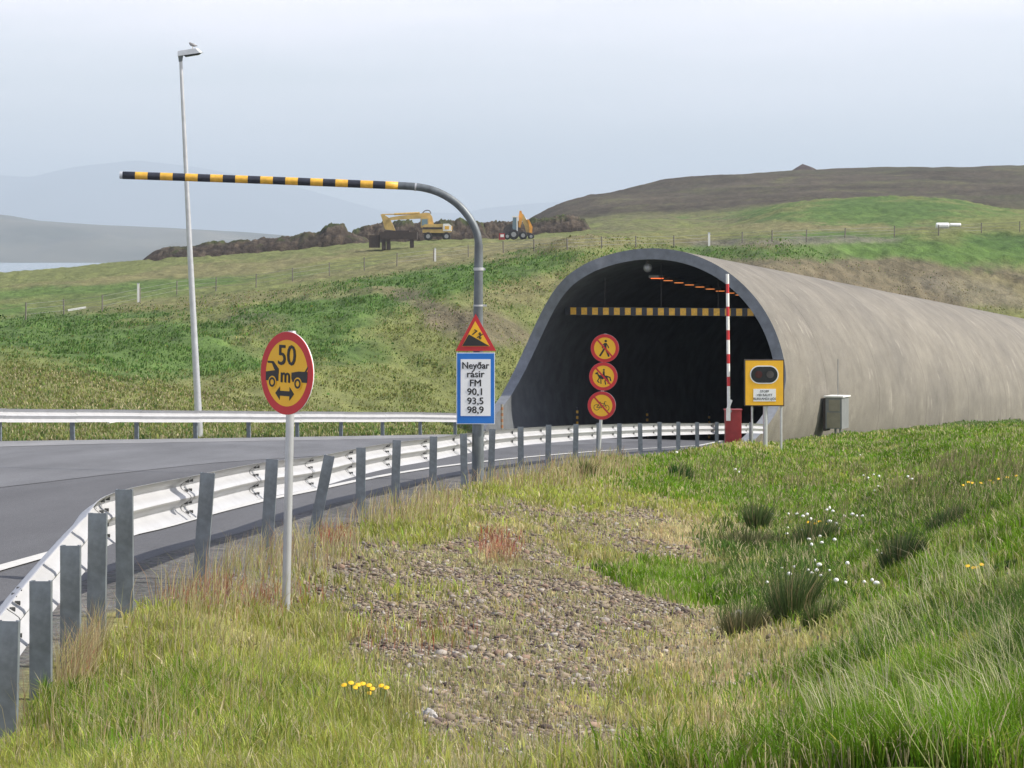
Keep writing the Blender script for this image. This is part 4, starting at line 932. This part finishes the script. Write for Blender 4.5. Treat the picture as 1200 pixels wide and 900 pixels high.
mb = MB(); mb.prism([(kl(u,v).x, kl(u,v).z) for u, v in ((600.5,267.5),(601,254.5),(606.5,254.5),(607,272),(604,272))], -.75, .75); c_ = mb.build('cab', M['glass'], bk)
mb = MB(); mb.box(kl(604,254), (.78,1.6,.16)); mb.build('roof', M['cream'], c_); mb = MB(); mb.beam(kl(605.8,255,-.77), kl(606,272,-.77), .12, .06); mb.build('pillar', M['cream'], c_)
mb = MB(); mb.prism([(kl(u,v).x, kl(u,v).z) for u, v in ((607.6,266),(607.8,253),(608.8,247),(611,247),(612.5,252.5),(611.5,260),(609.8,267))], -.28, .28); mb.build('boom', M['mach2'], bk)
mb = MB(); mb.prism([(kl(u,v).x, kl(u,v).z) for u, v in ((610.5,250.5),(613,250.5),(619.5,262),(621,273),(617,273.5),(614.5,264),(611.5,258))], -.24, .24); mb.build('arm', M['mach'], bk)
mb = MB(); mb.tube([kl(612.5,252,-.05), kl(617,258,-.05), kl(623,272.5,-.05)], .085, 8); mb.build('ram', M['cream'], bk)
mb = MB(); mb.prism([(kl(u,v).x, kl(u,v).z) for u, v in ((617.5,257),(620,257.5),(624,266),(623.5,273.5),(620.5,273.5),(620,264))], -.5, .1); mb.build('digging_bucket', M['mach2'], bk)

# white wrapped bales, pale planks
for k, (u, v, w_, h_) in enumerate(((1104.5,268,1.45,.62),(1119.5,266.5,1.25,.42))):
    x, d, z = hit(u, v-.5, 180, 420); w_, h_ = w_*d/345, h_*d/345
    mb = MB(); mb.tube([(-w_/2,0,h_/2),(-w_/2+.08,0,h_/2),(w_/2-.08,0,h_/2),(w_/2,0,h_/2)], [h_*.42,h_/2,h_/2,h_*.42], 14)
    o = mb.build('wrapped_bale', M['wrap'], loc=(x, d, z), smooth=False); tag(o, ['larger left white wrapped bale lying on the green slope at right','smaller right white wrapped bale lying on the green slope at right'][k], 'bale', 'white bales on the slope')
for k, (u, v, d, ln_, r) in enumerate(((90,346,190,1.1,.12),(134,501.5,88,.34,.05))):
    x = (u-600)*d/F; z = ground(x, d)
    mb = MB(); mb.beam((-ln_/2,0,0),(ln_/2,.2,.05), .16, r); o = mb.build('pale_plank', M['cream'], loc=(x, d, z+.10+.1*(k==0))); o.rotation_euler = (0, -.12 if k == 0 else 0, 0)
    tag(o, ['pale plank lying in the grass left of the white marker stake','short pale stick lying on the verge under the far guard rail'][k], 'plank')

# ------------------------------------------------------------------ loose stones (single ones that stand out, then gravel)
def rock(name, u, v, size, m, label, seed, sq=.6):
    p = hit(u, v); bm = bmesh.new(); bmesh.ops.create_icosphere(bm, subdivisions=3, radius=size/2)
    for q in bm.verts:
        nn = mn.noise(q.co*(3.2/size)+Vector((seed,0,0)))*.35+mn.noise(q.co*(9/size)+Vector((0,seed,0)))*.12
        q.co = q.co*(1+nn); q.co.z *= sq
    me = bpy.data.meshes.new(name); bm.to_mesh(me); bm.free(); me.materials.append(m)
    o = bpy.data.objects.new(name, me); COL.objects.link(o); o.location = p+Vector((0,0,size*.12)); o.rotation_euler = (0,0,seed)
    tag(o, label, 'rock')
rock('rock', 503, 842, .075, M['rock1'], 'pale grey rock in the gravel right of the yellow flowers', 1, .9)
rock('rock', 498, 758, .055, M['rock2'], 'dark reddish stone in the middle of the gravel patch left of centre', 2)
rock('rock', 583, 750, .060, M['rock2'], 'dark reddish stone right of its smaller neighbours in the gravel', 3)
rock('rock', 616, 806, .075, M['rock2'], 'dark angular stone low in the gravel patch near the bottom', 4)
rock('rock', 392, 718, .045, M['rock2'], 'small black stone in the gravel right of the spacing sign pole', 5)
rock('rock', 868, 724, .16, M['rock1'], 'weathered grey rock half hidden beside the dark rush tufts', 6, .5)
rock('rock', 905, 645, .22, M['rock1'], 'flat pinkish grey rock beyond the dark rush tufts', 7, .3)
rock('rock', 752, 592, .20, M['rock2'], 'dark flat stone near the top of the gravel slope', 8, .4)

# sampling of ground positions: cells of the terrain sheet, weighted by how large they look from the path here
Xc = (GX[:-1,:-1]+GX[1:,1:])/2; Yc = (GY[:-1,:-1]+GY[1:,1:])/2
Uc = (GU.reshape(nr,nc)[:-1,:-1]+GU.reshape(nr,nc)[1:,1:])/2; 
Vg = GV.reshape(nr,nc); Ug = GU.reshape(nr,nc)
dV = np.maximum(Vg[:-1,:-1]-Vg[1:,:-1], 0.02)*np.maximum(Ug[:-1,1:]-Ug[:-1,:-1], 0)
Zc_w = (ZW.reshape(nr,nc,-1)[:-1,:-1]+ZW.reshape(nr,nc,-1)[1:,1:])/2
nxc, fxc = road_x(Yc)
latc, alc = tun(Xc, Yc)
off_road = ((Xc > nxc+.02+.0*Yc) | (Xc < fxc-.15) | (Yc > 112)) & ~((np.abs(latc) < 5.6) & (alc > -5.2))
inview = (Uc > -90) & (Uc < 1290)
def sample(n_, wgt):
    wf = (wgt*off_road).ravel().astype(float); wf /= wf.sum(); c = np.searchsorted(np.cumsum(wf), RNG.random(n_)); c = np.minimum(c, len(wf)-1)
    i, j = np.divmod(c, nc-1); a = RNG.random(n_)[:,None]; b = RNG.random(n_)[:,None]
    def g(A): return A[i,j][:,None]*(1-a)*(1-b)+A[i,j+1][:,None]*(1-a)*b+A[i+1,j][:,None]*a*(1-b)+A[i+1,j+1][:,None]*a*b
    return np.concatenate([g(GX), g(GY), g(GZ)], 1), Zc_w[i,j]
def clumped(Pn, s=1.0): return fbm(Pn[:,0]*2.2*s+50, Pn[:,1]*1.6*s, 3, .6)

# gravel stones
def stones(n_, ymax):
    wg = dV*inview*(Yc < ymax)*(Yc > 9)*(Zc_w[...,3]**1.4*1.0+Zc_w[...,2]*.06+Zc_w[...,8]*.12)
    Pn, W_ = sample(n_, wg)
    ico = bmesh.new(); bmesh.ops.create_icosphere(ico, subdivisions=1, radius=1); bv = np.array([v.co[:] for v in ico.verts]); bf = np.array([[v.index for v in f.verts] for f in ico.faces]); ico.free()
    s = np.exp(RNG.normal(math.log(.0062), .62, n_)); s = np.clip(s, .0035, .036)*(.7+Pn[:,1]/55)
    V = bv[None]*(1+RNG.normal(0, .22, (n_, len(bv), 1)))*s[:,None,None]*RNG.uniform(.6, 1.3, (n_,1,3))*np.array([1,1,.55])
    ang = RNG.random(n_)*6.28; c, q = np.cos(ang), np.sin(ang)
    V = np.stack([V[...,0]*c[:,None]-V[...,1]*q[:,None], V[...,0]*q[:,None]+V[...,1]*c[:,None], V[...,2]], -1)+Pn[:,None]+np.array([0,0,1])*(s*.25)[:,None,None]
    tone = RNG.random(n_); cols = np.where(tone[:,None] < .55, np.array([.215,.178,.135]), np.where(tone[:,None] < .70, np.array([.30,.275,.245]), np.where(tone[:,None] < .90, np.array([.11,.085,.075]), np.array([.24,.17,.13]))))
    cols = cols*RNG.uniform(.7,1.3,(n_,1)); C = np.repeat(cols[:,None], len(bv), 1).reshape(-1,3)
    FF = (bf[None]+np.arange(n_)[:,None,None]*len(bv)).reshape(-1,3)
    o = np_mesh('gravel', V.reshape(-1,3), FF, M['stone'], {'Col': C}); tag(o, kind='stuff')
def attr_mat(name, rough=.9, trans=0.0):
    m = bpy.data.materials.new(name); m.use_nodes = True; t = m.node_tree; n = t.nodes; l = t.links; b = n['Principled BSDF']
    a = n.new('ShaderNodeAttribute'); a.attribute_name = 'Col'; l.new(a.outputs['Color'], b.inputs['Base Color']); b.inputs['Roughness'].default_value = rough; b.inputs['Specular IOR Level'].default_value = .2
    if trans:
        tr_ = n.new('ShaderNodeBsdfTranslucent'); l.new(a.outputs['Color'], tr_.inputs['Color']); ms = n.new('ShaderNodeMixShader'); ms.inputs[0].default_value = trans
        l.new(b.outputs[0], ms.inputs[1]); l.new(tr_.outputs[0], ms.inputs[2]); l.new(ms.outputs[0], n['Material Output'].inputs['Surface'])
    return m
M['stone'] = attr_mat('gravel_stone', .95); M['blade'] = attr_mat('grass_blade', .8, .42)
stones(105000, 75)

# grass
GP = np.array([(.135,.255,.016),(.32,.36,.075),(.52,.45,.25),(.38,.37,.17),(.30,.25,.15),(.085,.155,.030),(.40,.20,.13),(.15,.12,.07),(.25,.25,.13)])   # blade colours per zone
GPF = np.array([(.105,.195,.044),(.21,.24,.070),(.25,.215,.11),(.20,.19,.09),(.16,.13,.08),(.055,.115,.030),(.2,.12,.08),(.12,.10,.06),(.2,.2,.1)])
HT = np.array([.105,.088,.055,.040,.05,.13,.10,.04,.05]); DN = np.array([1.,.85,.50,.27,.22,1.1,.55,.08,.03])
def blades(name, Pn, h, wd, col, lean=.35, wind=.25, base_dark=.85, shape=None):
    n_ = len(Pn); ang = RNG.random(n_)*6.283; ld = np.stack([np.cos(ang), np.sin(ang)], 1)*(RNG.random(n_)*lean)[:,None]*h[:,None]; ld[:,0] += wind*h*RNG.uniform(.3,1,n_)
    wa = RNG.normal(0, .6, n_); wv = np.stack([np.cos(wa), np.sin(wa)], 1)*wd[:,None]/2
    V = np.zeros((n_, 5, 3))
    V[:,0,:2] = Pn[:,:2]-wv; V[:,1,:2] = Pn[:,:2]+wv; V[:,2,:2] = Pn[:,:2]+ld*.35+wv*.85; V[:,3,:2] = Pn[:,:2]+ld*.35-wv*.85; V[:,4,:2] = Pn[:,:2]+ld
    V[:,0:2,2] = Pn[:,2:3]-.01; V[:,2:4,2] = (Pn[:,2]+h*.6)[:,None]; V[:,4,2] = Pn[:,2]+h*np.sqrt(np.clip(1-.35*(np.abs(ld).sum(1)/h)**2, .3, 1))
    o = np.arange(n_)[:,None]*5; T = np.stack([o+0,o+1,o+2, o+0,o+2,o+3, o+3,o+2,o+4], 1).reshape(-1,3)
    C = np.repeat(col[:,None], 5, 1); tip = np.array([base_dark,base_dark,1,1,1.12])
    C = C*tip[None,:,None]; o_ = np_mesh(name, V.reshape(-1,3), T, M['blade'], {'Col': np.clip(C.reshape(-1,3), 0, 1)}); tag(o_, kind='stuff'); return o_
def pick(W_):
    Wn = W_*DN; Wn = Wn/Wn.sum(1, keepdims=True); c = np.cumsum(Wn, 1); r = RNG.random(len(W_))[:,None]; return (r > c).sum(1).clip(0, 8)
dens = (Zc_w*DN).sum(-1)
# near and middle ground
def field(name, n_, y0, y1, hs=1.0, wmin=.0028, pxw=.85, powr=1.0, wind=-.10, clump=1.0):
    wg = dV**powr*inview*(Yc > y0)*(Yc <= y1)*dens; Pn, W_ = sample(n_, wg)
    cl = clumped(Pn, clump); keep = RNG.random(n_) < np.clip(.62+cl*1.25, .06, 1); Pn = Pn[keep]; W_ = W_[keep]; cl = cl[keep]; k = pick(W_)
    n2 = len(Pn); h = HT[k]*RNG.uniform(.45, 1.35, n2)*(1+cl*.6)*hs; wd = np.maximum(wmin, pxw*Pn[:,1]/F)*np.where(RNG.random(n2)<.08, 2.4, 1)*RNG.uniform(.7,1.7,n2)
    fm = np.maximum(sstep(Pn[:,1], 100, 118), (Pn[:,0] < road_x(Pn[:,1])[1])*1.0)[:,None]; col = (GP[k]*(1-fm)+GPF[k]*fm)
    pa = sstep(fbm(Pn[:,0]*1.1+9, Pn[:,1]*.8+2, 4, .6), -.05, .55)[:,None]*(.6-.45*fm)*np.where((k==0)|(k==5),.35,1)[:,None]; col = col*(1-pa)+pa*np.array([.47,.41,.20])*(1-fm*.5)*np.array([1,1,1])
    col = col*(.80+.55*(fbm(Pn[:,0]*3.3, Pn[:,1]*2.4+30, 3)[:,None]+.35).clip(0,1))*RNG.uniform(.62,1.38,(n2,1))*(1+RNG.normal(0,.07,(n2,3))); dead = RNG.random(n2) < np.where(Pn[:,1]>110,.0,.16); col[dead] = np.array([.52,.46,.28])*np.where(Pn[dead][:,1:2]>110,.5,1)*RNG.uniform(.7,1.2,(dead.sum(),1))
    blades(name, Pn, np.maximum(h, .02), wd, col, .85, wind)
field('grass', 230000, 8.5, 26)
field('grass', 200000, 26, 60, 1.0)
field('grass', 150000, 60, 110, 1.05, pxw=.8)
field('bank_grass', 90000, 110, 200, .95, pxw=.9, clump=.35, wind=.5)
# the same turf goes on beyond the picture's right edge
_dv, _iv = dV, inview
_ar = (GX[:-1,1:]-GX[:-1,:-1])*(GY[1:,:-1]-GY[:-1,:-1]); dV = _ar/np.maximum(Yc, 6)**1.6; _r = Xc/np.maximum(Yc, 1); inview = (_r > .19) & (_r < .62) & (Xc > nxc+.3)
field('grass', 130000, 6, 80, 1.0)
dV, inview = _dv, _iv
# tall seed stalks, reddish sorrel
def stalks(n_, blobs, hr, cols, wdt=.0022, wind=.15, ln=.6):
    Ps = []
    for (cx, cy, rx, ry) in blobs:
        m_ = (((Uc-cx)/rx)**2+(((Vg[:-1,:-1])-cy)/ry)**2 < 1)&(Yc < 105); 
        if not m_.any(): continue
        Pn, _ = sample(n_//len(blobs), dV*m_); Ps.append(Pn)
    Pn = np.concatenate(Ps); k = len(Pn); h = RNG.uniform(hr[0], hr[1], k); wd = np.maximum(wdt, .7*Pn[:,1]/F)
    c = np.array(cols)[RNG.integers(0, len(cols), k)]*RNG.uniform(.75,1.25,(k,1)); blades('seed_stalks', Pn, h, wd, c, ln, wind, 1.0)
stalks(3200, [(120,820,220,90),(260,700,90,40),(330,650,90,30),(60,760,60,60),(450,600,90,25),(620,560,90,20),(700,550,60,12)], (.16,.36), [(.44,.37,.20),(.36,.24,.15),(.50,.44,.26),(.34,.34,.12)])
stalks(450, [(270,705,70,20),(215,700,60,16),(330,712,60,16),(50,790,60,20),(480,752,90,22)], (.08,.20), [(.34,.09,.06),(.30,.15,.09),(.38,.16,.11)], .003)
stalks(220, [(392,634,20,9),(588,640,28,16)], (.08,.20), [(.38,.09,.06),(.34,.17,.11)], .003)
stalks(600, [(1120,700,60,30),(1180,810,40,40),(1060,760,60,30),(1130,880,60,30),(1000,850,50,30)], (.20,.38), [(.46,.46,.27),(.40,.44,.18),(.52,.50,.34),(.22,.32,.07)], .003, -.75)
stalks(1800, [(1000,600,140,40),(1130,590,90,50),(900,560,120,18),(1150,560,60,20)], (.2,.42), [(.22,.20,.10),(.30,.25,.14),(.14,.17,.05)], .003, .3)

# rush tufts, each a plant of its own
def rush(u, v, w_, h_, label, n_=650, tone=(.085,.13,.045)):
    w_ *= .85; h_ *= .85; p = hit(u, v); k = n_; r = np.sqrt(RNG.random(k))*w_/2; a = RNG.random(k)*6.283
    X = p.x+r*np.cos(a); Y = p.y+r*np.sin(a)*.7; Z = terr(X, Y); Pn = np.stack([X,Y,Z], 1); h = h_*RNG.uniform(.5,1.1,k)*(1-.35*r/(w_/2)); wd = np.maximum(.004, .8*p.y/F)*np.ones(k)
    cols = np.array(tone)*RNG.uniform(.5,1.5,(k,1)); dd = RNG.random(k) < .12; cols[dd] = (.33,.27,.15)
    # outward spray
    n_b = k; ld = np.stack([np.cos(a), np.sin(a)], 1)*((r/(w_/2)*.32+RNG.random(k)**2*.45)*h)[:,None]; wa = RNG.normal(0,.5,k); wv = np.stack([np.cos(wa), np.sin(wa)],1)*wd[:,None]/2
    V = np.zeros((k,5,3)); V[:,0,:2] = Pn[:,:2]-wv; V[:,1,:2] = Pn[:,:2]+wv; V[:,2,:2] = Pn[:,:2]+ld*.5+wv*.7; V[:,3,:2] = Pn[:,:2]+ld*.5-wv*.7; V[:,4,:2] = Pn[:,:2]+ld+np.array([.06,0])*h[:,None]
    V[:,0:2,2] = Pn[:,2:3]-.02; V[:,2:4,2] = (Pn[:,2]+h*.6)[:,None]; V[:,4,2] = Pn[:,2]+h; V = V-np.array(p[:])
    o = np.arange(k)[:,None]*5; T = np.stack([o,o+1,o+2,o,o+2,o+3,o+3,o+2,o+4],1).reshape(-1,3)
    ob = np_mesh('rush_tuft', V.reshape(-1,3), T, M['blade'], {'Col': np.repeat(cols[:,None],5,1).reshape(-1,3)}); ob.location = p; tag(ob, label, 'plant', 'rush tufts in the ditch')
rush(930,728,.30,.62,'tall dark rush tuft in the ditch below the white cotton grass',800)
rush(872,745,.36,.34,'wide ragged rush tuft left of the tallest tuft in the ditch',700,(.12,.13,.06))
rush(965,735,.30,.28,'low green rush tuft right of the tallest tuft in the ditch',600,(.075,.12,.03))
rush(888,622,.30,.60,'slim dark rush tuft up the ditch above the straw coloured flat',500)
rush(880,645,.75,.35,'broad low rush tuft at the edge of the straw coloured flat',700,(.11,.12,.055))
rush(955,640,.55,.45,'dark rush tuft amid the scattered cotton grass heads',600)
rush(1058,664,.34,.40,'dark upright rush tuft on the right slope of the ditch',700,(.06,.095,.035))
rush(1112,622,.42,.30,'broad dark rush tuft higher on the right slope',700,(.06,.10,.035))
rush(1178,668,.22,.10,'small leafy dark green clump near the right edge',500,(.03,.09,.02))
rush(798,562,.45,.45,'leafy green weed standing on the verge before the guard rail',450,(.05,.12,.025))
rush(708,672,.26,.12,'small dark green grass clump alone in the gravel',400,(.04,.10,.02))
rush(688,560,.30,.42,'thin green weed right of the stacked prohibition signs pole foot',250,(.10,.13,.04))
rush(1165,790,.30,.20,'grass hummock with painted-in shade in the lower right corner',900,(.035,.06,.018))  # the hummock's shade is put into its dark blade colour

# cotton grass heads
cg = [(948,636),(951,643),(961,634),(963,640),(978,637),(1028,653),(1033,657),(993,667),(931,671),(947,676),(951,680),(957,676),(962,682),(972,676),(980,690),(991,692),(1013,691),(1022,689),(1027,693),(899,690),(916,672),(925,680),(955,663),(960,669),(941,607),(946,604),(950,610),(934,603),(924,604),(905,604),(972,597),(976,601),(969,600),(983,623),(989,607),(999,605),(1004,607),(1011,607),(972,613),(980,617),(1029,571),(1025,575),(1066,561),(1069,563),(1064,559),(1012,557),(1017,560),(1024,556),(1030,559),(923,621),(922,629),(940,625),(862,550),(866,553),(1008,533),(793,530)]
proto = None
for k, (u, v) in enumerate(cg):
    p = hit(u, v+9); hh = max(.12, (300-v)*p.y/F-p.z); hh = min(hh, .5); s = RNG.uniform(.6, 1.15)*min(1.0, 2.6*p.y/F/.026)
    if proto is None:
        e_ = empty('cotton_grass', p, 0)
        m_ = MB(); m_.tube([(0,0,0),(.01,0,.5),(0,0,1)], .004, 5); st_ = m_.build('stem', M['stem'], e_)
        m_ = ball(.026, 10, (1,1,.85)); hd = m_.build('flower_head', M['cotton'], e_, True); proto = (e_, st_, hd)
    else:
        e_ = proto[0].copy(); COL.objects.link(e_); st_ = proto[1].copy(); hd = proto[2].copy()
        for c in (st_, hd): COL.objects.link(c); c.parent = e_
    e_.location = p; tag(e_, 'white cotton grass head nodding over the ditch on the right', 'flower', 'cotton grass in the ditch')
    st_.scale = (1,1,hh); hd.location = (0,0,hh); hd.scale = (s*RNG.uniform(.7,1.4), s, s)
# yellow daisies: one plant with its heads
def flowers(u, v, spots, label, size, hgt_=.10):
    p = hit(u, v+8); e_ = empty('yellow_flowers', p, 0, label, 'flower')
    for (du, dv) in spots:
        x, z = du*p.y/F, max(.02, -dv*p.y/F+hgt_); y_ = dv*.012*RNG.uniform(.5,1.5)
        m_ = MB(); m_.tube([(x*.8,0,0),(x,y_,z)], .003, 5); m_.build('stem', M['stem'], e_)
        m_ = MB(); n_ = 11; vs = [Vector((0,0,.006))]
        for q in range(n_*2):
            a_ = math.pi*q/n_; rr = size*(1 if q % 2 == 0 else .72); vs.append(Vector((rr*math.cos(a_), rr*math.sin(a_), .003)))
        vs.append(Vector((0,0,-.008))); b_ = len(vs)-1
        m_.add(vs, [(0,1+q,1+(q+1) % (2*n_)) for q in range(2*n_)]+[(b_,1+(q+1) % (2*n_),1+q) for q in range(2*n_)]); o = m_.build('flower_head', M['petal'], e_, loc=(x,y_,z)); o.rotation_euler = (.55,RNG.uniform(-.2,.2),0)
flowers(428, 832, [(-24,-3),(-15,-8),(-8,-2),(-1,-8),(5,-2),(8,4),(-12,4),(19,-1),(24,5),(4,12)], 'cluster of bright yellow daisies in the grass at the bottom', .015, .13)
flowers(955, 615, [(-8,-2),(-4,3),(0,0),(5,-3),(9,2),(13,1)], 'patch of small yellow flowers among the cotton grass', .03)
flowers(1138, 672, [(-4,0),(8,2),(12,-2),(4,3)], 'few yellow flowers near the leafy clump at the right edge', .02)
flowers(1160, 565, [(-30,6),(-20,3),(-10,3),(0,0),(10,-2),(20,-4),(30,-6),(-25,2),(5,3)], 'thin band of yellow flowers on the upper right slope', .025)

scene.render.engine = 'CYCLES'
